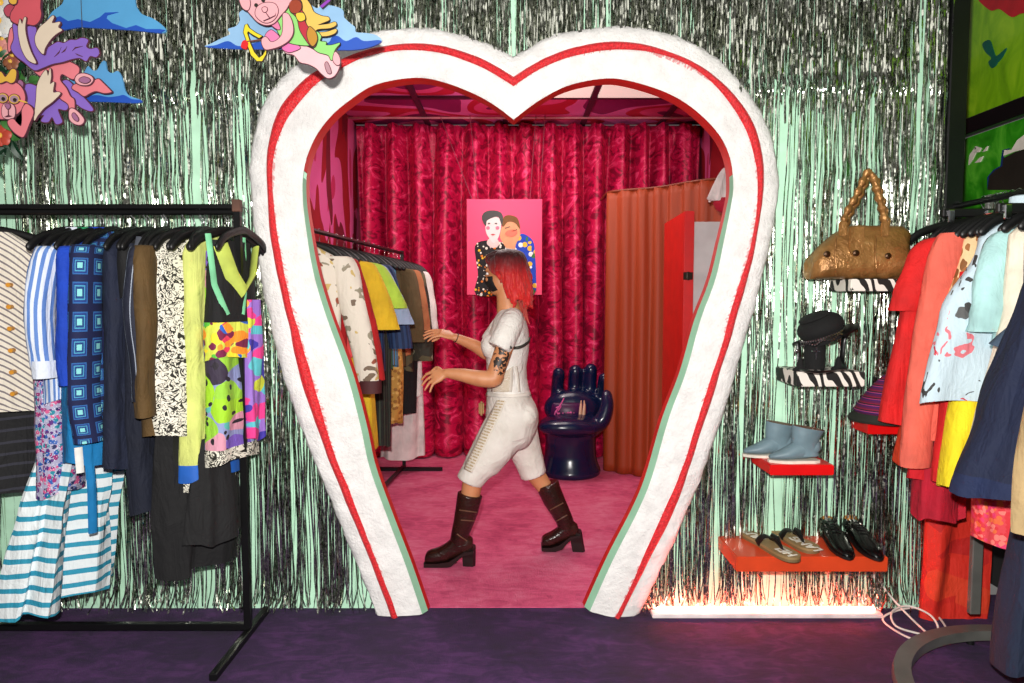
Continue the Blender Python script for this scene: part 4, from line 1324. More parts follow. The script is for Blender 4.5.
# glowing tube on the floor
t = NT('glowing_tube'); t.color((255, 220, 210)); t.b.inputs['Emission Color'].default_value = (1.0, .10, .07, 1); t.b.inputs['Emission Strength'].default_value = 60
GLOW = t.m
lt = empty('light_strip', (1.05, 3.04, 0), 'glowing warm red light strip on the floor along the wall under the shelves', 'light strip')
xa, xb = rx(652, 3.1), rx(882, 3.1)
mb = MB(); mb.box(((xa + xb) / 2, 3.025, .010), (xb - xa, .05, .020)); mb.bevel('channel', plain((240, 225, 225), .5), lt, .003, 1)
mb = MB(); mb.capsule([(xa + .03, 3.035, .03), (xb - .03, 3.035, .03)], .009, 10); mb.build('tube', GLOW, lt)

# ------------------------------------------------------------------ shelves on the right wall
def shelf(xl, xr, ztop, thick, y0, mat, label, mat2=None):
    mb = MB(); mb.box(((xl + xr) / 2, (y0 + WALL_Y - .002) / 2, ztop - thick / 2), (xr - xl, WALL_Y - .002 - y0, thick))
    return mb.bevel('wall_shelf', mat, None, .004, 2, label=label, cat='shelf', group='floating wall shelves')
ZEB = zebra()
REDS, ORS = plain((222, 14, 16), .35, .05, .05), plain((216, 70, 32), .4, .06, .05)
FY = 2.86
s1z = pY(0, 279, FY).z
shelf(rx(850, FY), rx(912, FY), s1z, .05, FY, ZEB, 'zebra-print shelf under the gold handbag')
s2z = pY(0, 372, FY).z
shelf(rx(799, FY), rx(867, FY), s2z, .062, FY, ZEB, 'zebra-print shelf under the black cap')
s3z = pY(0, 465, FY).z
shelf(rx(774, FY), rx(839, FY), s3z, .045, FY, REDS, 'small bright red shelf under the pale blue boots')
FY4 = 2.94
s4z = pY(0, 423, FY4).z
shelf(rx(872, FY4), rx(925, FY4), s4z, .05, FY4, REDS, 'bright red shelf under the striped woven hat')
FY5 = 2.84
s5z = pY(0, 557, FY5).z
shelf(rx(742, FY5), rx(897, FY5), s5z, .065, FY5, ORS, 'wide orange-red shelf under the sandals and black shoes')

# gold handbag
LEA = NT('bronze_leather'); LEA.set(Roughness=.36, Metallic=.45)
co = LEA.objco()
LEA.color(LEA.ramp(LEA.noise(co, 9, 4, .6, 1), [(.25, (120, 80, 38)), (.55, (172, 124, 70)), (.8, (204, 162, 108))]))
LEA.bump(LEA.math('ADD', LEA.noise(co, 22, 4, .6, .8), LEA.math('MULTIPLY', LEA.noise(co, 90, 2), .3)), .7, .012)
LEA = LEA.m
bx, by = (rx(805, 2.97) + rx(898, 2.97)) / 2, 2.955
bag = empty('handbag', (bx, by, s1z), 'gold bronze leather handbag with two tall ruffled handles', 'handbag')
hw0 = (rx(898, 2.97) - rx(805, 2.97)) / 2
bagtop = pY(0, 226, 2.97).z - s1z
mb = MB(); rings = []
for i, (u, hh, tt) in enumerate(((-1, .05, .035), (-.985, .075, .06), (-.9, .10, .085), (-.75, .125, .1), (-.5, .158, .11), (-.25, .18, .115), (-.1, .186, .115), (.2, .184, .115), (.5, .185, .115), (.82, .184, .11), (.95, .175, .09), (1.0, .15, .05))):
    ring = []
    for k in range(28):
        a = 2 * PI * k / 28
        ca, sa = math.cos(a), math.sin(a)
        y = tt * (abs(ca) ** .7) * (1 if ca > 0 else -1)
        z = hh * .5 + hh * .5 * (abs(sa) ** .75) * (1 if sa > 0 else -1)
        y *= 1 - .35 * max(0, z / .2)
        w = .005 * noise.noise(Vector((u * 5, a * 2, 1))) + .0025 * noise.noise(Vector((u * 14, a * 5, 7)))
        ring.append(Vector((bx + u * hw0 + (.012 if z > hh * .8 else 0), by + y * (1 + w * 6), s1z + max(.001, z * bagtop / .185 + w))))
    rings.append(ring)
mb.rings(rings, True); mb.build('bag_body', LEA, bag, angle=80)
for sgn, dy in ((-1, -.035), (1, .035)):
    pts = [pY(842, 232, by + dy), pY(846, 214, by + dy), pY(856, 196, by + dy), pY(863, 180, by + dy), pY(868, 172, by + dy), pY(873, 178, by + dy), pY(878, 195, by + dy), pY(883, 214, by + dy), pY(886, 232, by + dy)]
    if sgn > 0:
        pts = [p + Vector((.012, 0, -.012)) for p in pts]
    sp = resample(spline(pts, 10), 70)
    mb = MB(); mb.tube(sp, [.0155 + .0045 * math.sin(i * 1.15) for i in range(len(sp))], 10, flat=(1, .8)); h_ = mb.build('handle', LEA, bag)
for px, py in ((843, 229), (885, 229)):
    mb = MB(); c = pY(px, py, by - .085); mb.box(c, (.036, .01, .06)); mb.bevel('handle_tab', LEA, bag, .004, 2)
mb = MB(); c = pY(857, 244, by - .105); mb.prism([c + Vector((x, 0, z)) for x, z in ((-.03, .07), (.03, .07), (.032, 0), (.026, -.035), (.012, -.05), (-.012, -.05), (-.026, -.035), (-.032, 0))], (0, .012, 0)); mb.bevel('closure_tab', LEA, bag, .003, 2)
DG = plain((70, 44, 20), .4, .1, .1, 60, .6)
for px, py, dy in ((856, 253, -.112), (827, 254, -.112), (888, 256, -.10)):
    mb = MB(); c = pY(px, py, by + dy); mb.lathe([(.013, -.004), (.013, .004), (.006, .008), (.005, .0)], c, 14, Matrix.Rotation(R(90), 3, 'X')); mb.build('stud', DG, bag)
for px in (836, 876):
    mb = MB(); mb.tube([pY(px, 236, by - .098), pY(px - 1, 250, by - .117), pY(px, 268, by - .112), pY(px, 276, by - .07)], .004, 6); mb.build('seam', LEA, bag)
# white box behind the handbag
e = empty('box', (rx(905, 3.1), 3.1, s1z), 'small white box with a thin dark handle behind the gold handbag', 'box')
mb = MB(); mb.box((rx(904, 3.06), 3.055, s1z + .075), (.13, .07, .15)); mb.bevel('carton', plain((232, 230, 228), .5), e, .004, 2)
mb = MB(); mb.tube([pY(893, 243, 3.06), pY(896, 240, 3.06), pY(908, 241, 3.06), pY(912, 246, 3.06)], .003, 6); mb.build('handle', BLACK, e)

# black cap with chain on a black stand
capY = 2.98
e = empty('cap_stand', (rx(815, capY), capY, s2z), 'black cylindrical stand with a silver cross under the black cap', 'stand')
FUZZ = plain((12, 12, 13), .9, .2, .8, 70)
cx0 = rx(815.5, capY); r0 = (rx(825, capY) - rx(805, capY)) / 2
ztop = pY(0, 343, capY).z
mb = MB(); mb.lathe([(r0 * .9, s2z), (r0, s2z + .01), (r0, ztop - .01), (r0 * .92, ztop)], (cx0, capY, 0), 24); mb.build('column', FUZZ, e)
mb = MB(); c = pY(816, 353, capY - r0 - .004); mb.box(c, (.006, .006, .055)); mb.box(c + Vector((0, 0, .008)), (.034, .006, .006)); mb.build('cross', CHROME, e, smooth=False)
cap = empty('cap', (rx(823, capY), capY, ztop), 'black peaked cap with a silver chain around it, tilted on the stand', 'cap')
mb = MB()
rot = Matrix.Rotation(R(-24), 3, 'Y')
cc = pY(820, 329, capY)
mb.ell(cc + Vector((0, 0, .01)), (.098, .1, .058), 28, 12, rot)
mb.lathe([(.082, -.055), (.085, -.03), (.084, .0)], cc, 28, rot)
mb.build('crown', FUZZ, cap, angle=80)
mb = MB(); tp = cc + rot @ Vector((-.005, 0, .058)); mb.ell(tp, (.066, .07, .018), 20, 8, rot); mb.build('top_panel', FUZZ, cap)
mb = MB(); rings = []
for i in range(13):
    a = R(-70 + 140 * i / 12)
    for_ = []
    inner = cc + rot @ Vector((.083 * math.cos(a), .083 * math.sin(a), -.03))
    ext = .075 * max(0, math.cos(a)) ** .6
    outer = cc + rot @ Vector(((.083 + ext) * math.cos(a), (.083 + ext * .7) * math.sin(a), -.045))
    rings.append([inner + Vector((0, 0, .005)), outer + Vector((0, 0, .004)), outer - Vector((0, 0, .004)), inner - Vector((0, 0, .006))])
mb.rings(rings, True); mb.build('peak', plain((10, 10, 11), .3, .1, .1), cap)
for j, (z, tl) in enumerate(((-.022, 0), (-.034, .006))):
    for part in range(1):
        mb = MB()
        for i in range(30):
            a = R(150 + 190 * i / 29)
            c = cc + rot @ Vector((.094 * math.cos(a), .102 * math.sin(a), z + tl * math.sin(i)))
            mb.ell(c, (.0075, .0075, .006), 6, 4)
        mb.build('chain', plain((150, 150, 154), .25, .1, 0, 60, 1), cap)
e = empty('belt', (rx(800, capY - .05), capY - .05, s2z), 'coiled black belt with studs lying around the foot of the cap stand', 'belt')
pts = [pY(793, 344, capY), pY(798, 343, capY - .02), pY(799, 356, capY - .03), pY(799, 368, capY - .05), pZ(806, 371, s2z + .012), pZ(822, 372, s2z + .012), pZ(838, 370, s2z + .012), pZ(845, 369, s2z + .012), pY(842, 362, capY), pY(843, 345, capY + .03), pY(845, 335, capY + .03)]
mb = MB(); mb.tube(spline(pts, 6), .011, 8, flat=(1, .45)); mb.build('strap', plain((16, 16, 17), .35, .1, .2), e)
for px, py in ((797, 351), (799, 361)):
    mb = MB(); mb.ell(pY(px, py, capY - .06), (.009, .008, .009), 10, 6); mb.build('stud', CHROME, e)
for px, py, rr_ in ((800, 367, .03), (838, 366, .028)):
    mb = MB(); c = pZ(px, py + 4, s2z); mb.lathe([(rr_, 0), (rr_, .008), (rr_ * .5, .02), (rr_ * .3, .05), (.004, .06)], c, 16); mb.build('tassel', FUZZ, e)

# pale blue ankle boots (pair): toes to the left
BOOT = plain((112, 136, 146), .5, .12, .3, 40); BIN = plain((122, 62, 32), .6)
def ankle_boot(ox, oy, label):
    e = empty('ankle_boot', (ox, oy, s3z), label, 'boot', 'pale blue ankle boots')
    # foot along -x, local x right
    mb = MB(); rings = []
    for x, zb, zt, w in ((-.135, .004, .018, .012), (-.115, .002, .03, .024), (-.085, .0, .042, .034), (-.05, .0, .062, .038), (-.02, .002, .085, .037), (.02, .004, .09, .034), (.055, .012, .09, .032), (.075, .03, .085, .026)):
        rings.append([Vector((ox + x, oy + w * math.cos(2 * PI * k / 20), s3z + .012 + (zb + zt) / 2 + (zt - zb) / 2 * math.sin(2 * PI * k / 20))) for k in range(20)])
    mb.rings(rings, True); mb.build('vamp', BOOT, e, angle=80)
    mb = MB(); rings = []
    for z, xc, ra, rb in ((.03, .028, .05, .034), (.06, .02, .052, .036), (.09, .016, .056, .04), (.125, .022, .062, .045), (.15, .03, .068, .048)):
        rings.append([Vector((ox + xc + ra * math.cos(2 * PI * k / 24), oy + rb * math.sin(2 * PI * k / 24), s3z + z + .20 * 0 + (.16 * -(ra * math.cos(2 * PI * k / 24)) if z > .1 else 0))) for k in range(24)])
    rings.append([r_.lerp(sum(rings[-1], Vector()) / 24, .08) for r_ in rings[-1]])
    rings.append([r_.lerp(sum(rings[-3], Vector()) / 24, .25) for r_ in rings[-3]])
    mb.rings(rings[:5], False)
    mb.build('shaft', BOOT, e, angle=80)
    mb = MB(); mb.rings(rings[4:], True); mb.build('lining', BIN, e, angle=80)
    mb = MB(); rings = []
    for x, w in ((-.14, .008), (-.12, .024), (-.085, .036), (-.05, .04), (0, .034), (.05, .033), (.075, .022)):
        rings.append([Vector((ox + x, oy + dy, s3z + z)) for dy, z in ((-w, 0), (w, 0), (w, .012), (-w, .012))])
    mb.rings(rings, True); mb.build('sole', plain((222, 214, 200), .6), e, smooth=False)
    return e
bxx = rx(795, 2.94)
ankle_boot(bxx + .03, 2.915, 'pale blue ankle boot with brown lining, the nearer one of the pair')
ankle_boot(bxx - .045, 3.02, 'pale blue ankle boot with brown lining, the one half hidden behind its mate')

# striped woven hat on the small red shelf
HATM = NT('woven_stripes'); HATM.set(Roughness=.9)
s = HATM.sep(HATM.objco())
f = HATM.math('FRACT', HATM.math('MULTIPLY', s[2], 38))
HATM.color(HATM.ramp(f, [(0, (92, 16, 70)), (.3, (60, 20, 90)), (.5, (170, 60, 110)), (.62, (30, 16, 40)), (.8, (130, 20, 50))], const=True))
HATM.bump(HATM.noise(HATM.objco(), 120, 2), .5, .004)
hx = rx(889, 2.99)
e = empty('woven_hat', (hx, 3.0, s4z), 'purple and red striped woven cone hat on the red shelf', 'hat')
mb = MB(); mb.lathe([(.118, .035), (.125, .045), (.11, .075), (.08, .12), (.045, .165), (.012, .2), (.0, .205)], (hx, 3.0, s4z), 28); mb.build('hat_crown', HATM.m, e)
mb = MB(); mb.lathe([(.135, .0), (.14, .01), (.118, .036), (.1, .036)], (hx - .01, 3.0, s4z), 28); mb.build('dark_brim', plain((36, 40, 32), .8), e)

# slide sandals with lettering
SOLE = plain((150, 124, 82), .6, .06, .1); SOLE2 = plain((122, 98, 62), .7)
def text_mesh(txt, size):
    cu = D.curves.new('t', 'FONT'); cu.body = txt; cu.size = size; cu.extrude = .0006; cu.offset = .0016
    cu.align_x = 'CENTER'; cu.align_y = 'CENTER'
    o = D.objects.new('t', cu); COL.objects.link(o)
    dg = bpy.context.evaluated_depsgraph_get(); dg.update()
    me = D.meshes.new_from_object(o.evaluated_get(dg))
    D.objects.remove(o)
    return me
WHITEP = plain((232, 228, 216), .5)
def sandal(toe, heel, text_h, text_t, label, zoff=0):
    z0 = s5z + zoff
    T, H = Vector((toe.x, toe.y, z0)), Vector((heel.x, heel.y, z0))
    ax = (T - H).normalized(); ln = (T - H).length
    sd = Vector((-ax.y, ax.x, 0))
    e = empty('sandal', (T + H) / 2, label, 'sandal', 'thong sandals')
    out = []
    prof = [(0, .0), (.01, .018), (.05, .032), (.2, .036), (.4, .035), (.6, .042), (.78, .047), (.9, .042), (.97, .028), (1, .0)]
    up = [H + ax * ln * t_ + sd * w for t_, w in prof]
    dn = [H + ax * ln * t_ - sd * w for t_, w in prof[1:-1]][::-1]
    pl = spline(up + dn, 3, True)
    mb = MB(); mb.prism(pl, (0, 0, .012)); mb.build('outsole', SOLE2, e, smooth=False)
    mb = MB(); mb.prism([p + Vector((0, 0, .012)) for p in pl], (0, 0, .010)); mb.build('footbed', SOLE, e, smooth=False)
    zt = Vector((0, 0, .022))
    for sg in (1, -1):
        pts = [H + ax * ln * .42 + sd * .037 * sg + zt - Vector((0, 0, .006)), H + ax * ln * .5 + sd * .03 * sg + zt + Vector((0, 0, .03)), H + ax * ln * .62 + sd * .012 * sg + zt + Vector((0, 0, .034)), H + ax * ln * .76 + zt + Vector((0, 0, .0))]
        mb = MB(); sp = spline(pts, 6); mb.tube(sp, [lerp(.019, .006, i / (len(sp) - 1)) for i in range(len(sp))], 8, flat=(1, .3), up=ax); mb.build('strap', plain((16, 15, 15), .4), e)
    for txt, pos, sz in ((text_h, .22, .062), (text_t, .80, .066)):
        if not txt: continue
        me = text_mesh(txt, sz)
        M = Matrix((ax * -1, -sd * -1 * -1, Vector((0, 0, 1)))).transposed()
        # letters read across, running along the foot
        X = -ax; Y_ = Vector((0, 0, 1)).cross(X)
        M = Matrix((X, Y_, Vector((0, 0, 1)))).transposed().to_4x4()
        me.transform(Matrix.Translation(H + ax * ln * pos + zt + Vector((0, 0, .0012))) @ M)
        link('lettering', me, e, mats=WHITEP, label='white letters ' + txt)
    return e
a1, b1_ = pZ(797, 558, s5z + .02), pZ(743, 530, s5z + .02)
sandal(a1, b1_, 'MUT', 'HEL', 'tan thong sandal lettered HEL on the toe, nearer the left end of the shelf', 0)
a2, b2_ = pZ(819, 552, s5z + .02), pZ(765, 528, s5z + .02)
sandal(a2 + Vector((.0, .03, 0)), b2_ + Vector((.03, .03, 0)), '', 'LANG', 'tan thong sandal lettered LANG, beside the black shoes', 0)

# black lace-up shoes
PAT = plain((12, 12, 13), .16, .1, .25, 24)
def oxford(toe, heel, label):
    T, H = Vector((toe.x, toe.y, s5z)), Vector((heel.x, heel.y, s5z))
    ax = (T - H).normalized(); ln = (T - H).length; sd = Vector((-ax.y, ax.x, 0)); up = Vector((0, 0, 1))
    e = empty('lace_up_shoe', (T + H) / 2, label, 'shoe', 'black lace-up shoes')
    def ring(t_, w, z0, z1, n=20):
        c = H + ax * ln * t_
        return [c + sd * w * math.cos(2 * PI * k / n) + up * ((z0 + z1) / 2 + (z1 - z0) / 2 * math.sin(2 * PI * k / n)) for k in range(n)]
    mb = MB()
    mb.rings([ring(.02, .018, .03, .075), ring(.06, .03, .022, .088), ring(.15, .036, .018, .09), ring(.3, .037, .016, .09), ring(.42, .038, .014, .09), ring(.55, .042, .012, .078), ring(.7, .045, .012, .058), ring(.85, .04, .012, .045), ring(.95, .026, .013, .036), ring(.995, .01, .014, .026)], True)
    mb.build('upper', PAT, e, angle=80)
    mb = MB(); rg = []
    for z, t0, t1, w in ((.07, .0, .46, .034), (.095, .0, .42, .034), (.108, -.01, .36, .033)):
        c = H + ax * ln * (t0 + t1) / 2
        rg.append([c + ax * ln * (t1 - t0) / 2 * math.cos(2 * PI * k / 20) + sd * w * math.sin(2 * PI * k / 20) + up * (z - .016 * max(0, math.sin(2 * PI * k / 20)) ** 2 - .016 * max(0, -math.sin(2 * PI * k / 20)) ** 2 - .024 * math.cos(2 * PI * k / 20) * (z - .07) / .038) for k in range(20)])
    mb.rings(rg, False); mb.build('collar', PAT, e, angle=80)
    cc_ = sum(rg[-1], Vector()) / 20
    inn = [[p.lerp(cc_, .06) for p in rg[-1]], [p.lerp(cc_, .3) - up * .02 for p in rg[-1]], [p.lerp(cc_, .5) - up * .026 for p in rg[-1]]]
    mb = MB(); mb.rings(inn, True); mb.build('lining', plain((198, 130, 56), .6), e, angle=80)
    mb = MB()
    po = [(0, .012), (.03, .03), (.2, .036), (.4, .034), (.6, .042), (.75, .046), (.9, .038), (.98, .02), (1.01, .004)]
    pl = [H + ax * ln * t_ + sd * w for t_, w in po] + [H + ax * ln * t_ - sd * w for t_, w in po[::-1]]
    mb.prism([p + up * .008 for p in pl], (0, 0, .010)); mb.build('sole', plain((22, 18, 16), .5), e, smooth=False)
    mb = MB(); mb.prism([H + ax * ln * t_ + sd * w for t_, w in ((0, .02), (.04, .032), (.24, .034), (.24, -.034), (.04, -.032), (0, -.02))], (0, 0, .012)); mb.build('heel', plain((18, 16, 15), .5), e, smooth=False)
    for i in range(4):
        t_ = .44 + i * .055
        c = H + ax * ln * t_ + up * (.092 - i * .006)
        mb = MB(); mb.tube([c - sd * .02, c + up * .004, c + sd * .02], .0028, 6); mb.build('lace', BLACK, e)
oxford(pZ(849, 557, s5z + .02), pZ(820, 524, s5z + .02), 'black polished lace-up shoe beside the sandals')
oxford(pZ(879, 558, s5z + .02), pZ(843, 525, s5z + .02), 'black polished lace-up shoe nearest the right end of the shelf')
# ------------------------------------------------------------------ curtains of the inner room
def velvet(name, cs, emb, sc, rough=.42):
    t = NT(name)
    t.set(Roughness=rough, Sheen_Weight=.12, Sheen_Roughness=.4)
    t.b.inputs['Sheen Tint'].default_value = S(cs[2])
    uv = t.uv()
    v = t.voronoi(uv, sc, 1)
    nz = t.noise(uv, sc * 1.1, 3, .6, 2.2)
    m = t.ramp(nz, [(.40, cs[0]), (.47, cs[1]), (.56, cs[1]), (.64, cs[2])])
    t.color(m if emb else cs[1])
    t.bump(t.noise(uv, 30, 3), .15, .004)
    return t.m
def curtain(name, label, path, z0, z1, per, amp, mat, seed, th=.006, gather=.35, cat='curtain'):
    """pleated cloth along a floor path of (x, y) points"""
    P = [Vector((x, y, 0)) for x, y in path]
    L_ = sum((b - a).length for a, b in zip(P, P[1:]))
    n = int(L_ / .012)
    base = resample(spline(P, 6) if len(P) > 2 else P, n)
    rings, uvs = [], []
    M = 34
    ph, s = [], 0
    for i in range(n):
        s += (1 + .55 * noise.noise(Vector((i * .012 * 1.7, seed, 0)))) * 2 * PI * .012 / per
        ph.append(s)
    for j in range(M + 1):
        t_ = j / M
        z = lerp(z1, z0, t_)
        row, ur = [], []
        k = 1 - gather * math.exp(-t_ * 9)
        for i in range(n):
            tg = (base[min(i + 1, n - 1)] - base[max(i - 1, 0)]).normalized()
            nm = Vector((-tg.y, tg.x, 0))
            a = amp * k * (1 + .5 * noise.noise(Vector((i * .03, seed + 9, t_ * .8))))
            w = math.sin(ph[i] + .9 * noise.noise(Vector((i * .012 * 2, t_ * 1.4, seed)))) 
            fine = .3 * math.exp(-t_ * 14) * math.sin(ph[i] * 3.3)
            off = a * (math.copysign(abs(w) ** .8, w) + fine) + .02 * noise.noise(Vector((i * .01, t_ * 2, seed + 5))) * t_
            side = a * .35 * math.cos(ph[i]) * t_
            row.append(base[i] + nm * off + tg * side + Vector((0, 0, z + (.006 * math.sin(ph[i] * 2) if j == 0 else 0))))
            ur.append((i * .012 * 1.6, z))
        rings.append(row)
        uvs.append(ur)
    mb = MB(); mb.rings(rings, False, False, uvs)
    o = mb.build(name, mat, None, angle=None, label=label, cat=cat)
    md = o.modifiers.new('thickness', 'SOLIDIFY'); md.thickness = th; md.offset = 0
    return o
M_CRIM = velvet('crimson_brocade', [(136, 3, 46), (204, 12, 74), (250, 66, 122)], True, 7.5, .5)
M_ORVEL = velvet('orange_velvet', [(150, 60, 20), (158, 60, 22), (200, 90, 40)], False, 8, .6)
curtain('back_curtain', 'crimson brocade floor-length curtain across the back of the pink room', [(INX0 + .02, 6.2), (INX1 - .02, 6.2)], .02, 2.985, .22, .14, M_CRIM, 3, gather=.55)
mb = MB(); mb.tube([(INX0, 6.02, 3.0), (INX1, 6.02, 3.0)], .010, 10); mb.build('curtain_rod', plain((190, 110, 120), .4), None, label='thin curtain rod holding the crimson curtain under the ceiling', cat='curtain rod')
zt = 2.30
curtain('fitting_room_curtain', 'rust orange velvet curtain of the fitting corner at the right', [(.78, 5.72), (.80, 5.60), (.92, 5.50), (1.1, 5.40), (1.22, 5.27), (1.32, 5.12), (1.46, 5.0), (1.68, 4.9)], .01, zt, .135, .024, M_ORVEL, 8, gather=.5)
rp = spline([Vector(p + (zt + .004,)) for p in ((.78, 5.72), (.80, 5.60), (.92, 5.50), (1.1, 5.40), (1.22, 5.27), (1.32, 5.12), (1.46, 5.0), (1.72, 4.88))], 4)
mb = MB(); mb.tube(rp, .009, 8)
for q in ((.78, 5.72), ):
    mb.tube([(q[0], q[1], zt + .004), (q[0], q[1] + .45, zt + .004)], .009, 8)
mb.build('curtain_rail', plain((130, 54, 24), .5), None, label='thin curved rail carrying the orange velvet curtain', cat='curtain rail')

# open red door of a white cabinet
M_CABW = plain((206, 206, 206), .45, .05, .05)
e = empty('red_cabinet', (1.3, 4.7, 0), 'tall white cabinet with its red door standing open in front of the orange curtain', 'cabinet')
q0, q1 = Vector((rx(683, 4.55), 4.55, 0)), Vector((rx(663, 5.30), 5.30, 0))
dz = pY(0, 211, 4.55).z
d_ = (q1 - q0)
sdv = Vector((d_.y, -d_.x, 0)).normalized() * .065
mb = MB(); mb.prism([q0 + Vector((0, 0, .02)), q0 + sdv + Vector((0, 0, .02)), q1 + sdv + Vector((0, 0, .02)), q1 + Vector((0, 0, .02))], (0, 0, dz - .02))
dr_ = mb.bevel('door', plain((214, 12, 18), .35, .05, .05), e, .004, 2)
mb = MB(); c = pY(688, 276, 4.54); mb.box(c, (.062, .012, .05)); mb.box(c + Vector((0, -.008, 0)), (.016, .014, .056)); mb.bevel('hinge', plain((70, 60, 54), .3, .1, 0, 60, .9), dr_, .002, 1)
cz = pY(0, 222, 4.62).z
x0 = q0.x + .065
mb = MB(); mb.box(((x0 + .012 + x0 + .36) / 2, 4.66, cz / 2), (.348, .12, cz)); mb.bevel('side_panel', M_CABW, e, .004, 2)
# a pale bundle hanging above the red door
e = empty('hanging_cloth', (rx(722, 4.3), 4.3, pY(0, 208, 4.3).z), 'white and red frilled cloth hanging high at the right inside the heart', 'cloth')
mb = MB(); rings = []
for i in range(9):
    t_ = i / 8
    c = pY(lerp(727, 722, t_), lerp(168, 200, t_), 4.3)
    r_ = lerp(.02, .085, t_ ** .7)
    rings.append([c + Vector((r_ * math.cos(a) * (1 + .2 * math.sin(a * 6)), r_ * .6 * math.sin(a) * (1 + .2 * math.sin(a * 5)), .01 * math.sin(a * 4) * t_)) for a in [2 * PI * k / 40 for k in range(40)]])
mb.rings(rings, True); mb.build('frill', cloth((226, 214, 212)), e, angle=80)
mb = MB(); c0 = pY(723, 200, 4.3); mb.lathe([(.05, .01), (.06, -.02), (.04, -.06), (.01, -.08)], c0, 16); mb.build('tip', multi((200, 60, 80), [(230, 180, 190), (180, 20, 50)], 30, .5), e)
mb = MB(); mb.tube([pY(727, 168, 4.3), (pY(727, 168, 4.3).x, 4.3, CEIL)], .003, 6); mb.build('cord', BLACK, e)

# ------------------------------------------------------------------ inner rack
IX, IZ = -1.06, 1.81
ir_ = empty('clothes_rack', (IX, 4.4, 0), 'black clothes rack standing along the pink left wall behind the heart', 'clothes rack')
mb = MB(); mb.tube([(IX - .04, 3.40, IZ), (IX + .16, 5.62, IZ)], .013, 12); mb.build('hanging_rail', BLACKMET, ir_)
for y, x in ((3.40, IX - .04), (5.62, IX + .16)):
    mb = MB(); mb.box((x, y, IZ / 2 + .02), (.028, .028, IZ)); mb.bevel('upright', BLACKMET, ir_, .003, 1)
    mb = MB(); mb.box((x + .03, y, .02), (.58, .03, .03)); mb.bevel('foot', BLACKMET, ir_, .003, 1)
mb = MB(); mb.box((IX + .06, 4.51, .045), (.026, 2.2, .026), Matrix.Rotation(R(-5.1), 3, 'Z')); mb.bevel('bottom_bar', BLACKMET, ir_, .003, 1)
GI = 'clothes on the inner rack'
HI = 'black hangers on the inner rack'
def inner(Y, name, label, cat, short, rows, mat, yaw=0, **kw):
    h = kw.pop('hanger', True)
    x = lerp(IX - .04, IX + .16, (Y - 3.4) / 2.22)
    garment(name, label, cat, GI, (x, Y, IZ), R(yaw), rows, mat, seed=int(Y * 100), **kw)
    if h:
        hanger((x, Y, IZ), R(yaw), 'black hanger on the inner rail holding the ' + short, HI)
def di(py, Y):
    return IZ - pY(0, py, Y).z
FLO = multi((226, 214, 200), [(150, 80, 60), (206, 176, 110), (150, 140, 120), (120, 100, 84), (226, 214, 200)], 20, .36, .14)
inner(3.52, 'bomber_jacket', 'white satin bomber jacket printed with brown branches, nearest in the heart', 'jacket', 'white satin bomber jacket', shirt_rows(di(400, 3.5), .21, .2, .06, .07), FLO, sleeves=[(1, .66, .08, .055, .12, FLO, plain((70, 20, 24), .7))], folds=(2, .012))
inner(3.68, 'red_jacket', 'dark red zipped jacket next to the white satin bomber jacket', 'jacket', 'dark red jacket', shirt_rows(di(400, 3.68), .18, .19, .06, .07), cloth((176, 20, 24)), sleeves=[(1, .62, .08, .06, .13)], folds=(2, .012))
inner(3.8, 'pink_tee', 'coral pink top peeping out beside the dark red jacket', 'top', 'coral pink top', shirt_rows(.7, .18, .19), cloth((232, 84, 84)), folds=(2, .01))
inner(3.94, 'yellow_dress', 'long mustard yellow dress with a short sleeve', 'dress', 'mustard yellow dress', [(.085, .065, .04, 0), (.165, .18, .04, 0), (.5, .18, .06, .02), (1.0, .19, .09, .06), (di(447, 3.94), .17, .1, .09)], cloth((226, 186, 36)), sleeves=[(1, .36, .085, .095, .11)], folds=(3, .016))
inner(4.08, 'lime_blouse', 'lime green top behind the mustard yellow dress', 'top', 'lime green blouse', shirt_rows(.62, .2, .2), cloth((178, 214, 74)), sleeves=[(1, .24, .08, .085, .11)], folds=(2, .01))
inner(4.2, 'pale_blue_shirt', 'pale blue short-sleeved shirt in the middle of the inner rack', 'shirt', 'pale blue shirt', shirt_rows(.72, .18, .19), cloth((156, 176, 206)), sleeves=[(1, .34, .08, .09, .13)], folds=(2, .01))
inner(4.36, 'denim_shirt', 'dark blue ribbed denim shirt in the middle of the inner rack', 'shirt', 'dark denim shirt', shirt_rows(di(372, 4.36), .18, .19, .06, .08), stripes((40, 66, 108), (24, 42, 78), .025, .5, 'u'), sleeves=[(1, .5, .08, .075, .10)], folds=(3, .012))
inner(4.48, 'pinstripe_trousers', 'black trousers with green pinstripes hanging below the denim shirt', 'trousers', 'pinstripe trousers', [(.5, .17, .04, .03), (.8, .17, .06, .03), (di(445, 4.48), .17, .075, .03)], stripes((56, 70, 54), (26, 30, 26), .03, .25, 'u'), folds=(3, .016))
inner(4.62, 'green_blouse', 'dark green blouse with a red collar label behind the denim shirt', 'blouse', 'dark green blouse', shirt_rows(di(368, 4.62), .18, .19), cloth((44, 92, 60)), folds=(2, .012), extras=collar(plain((200, 30, 40), .7)))
inner(4.74, 'striped_blouse', 'top in thin blue, brown and green stripes', 'top', 'thin striped top', shirt_rows(di(366, 4.74), .18, .19), stripes((120, 80, 70), (70, 140, 180), .04, .4, 'u', 0, (60, 110, 70)), folds=(2, .01))
inner(4.84, 'gold_lace_skirt', 'narrow gold lace skirt hanging among the dark trousers', 'skirt', 'gold lace skirt', [(.6, .12, .03, .06), (.9, .13, .05, .07), (di(423, 4.84), .12, .05, .07)], multi((190, 140, 60), [(214, 170, 90), (150, 100, 40)], 40, .5), folds=(2, .01))
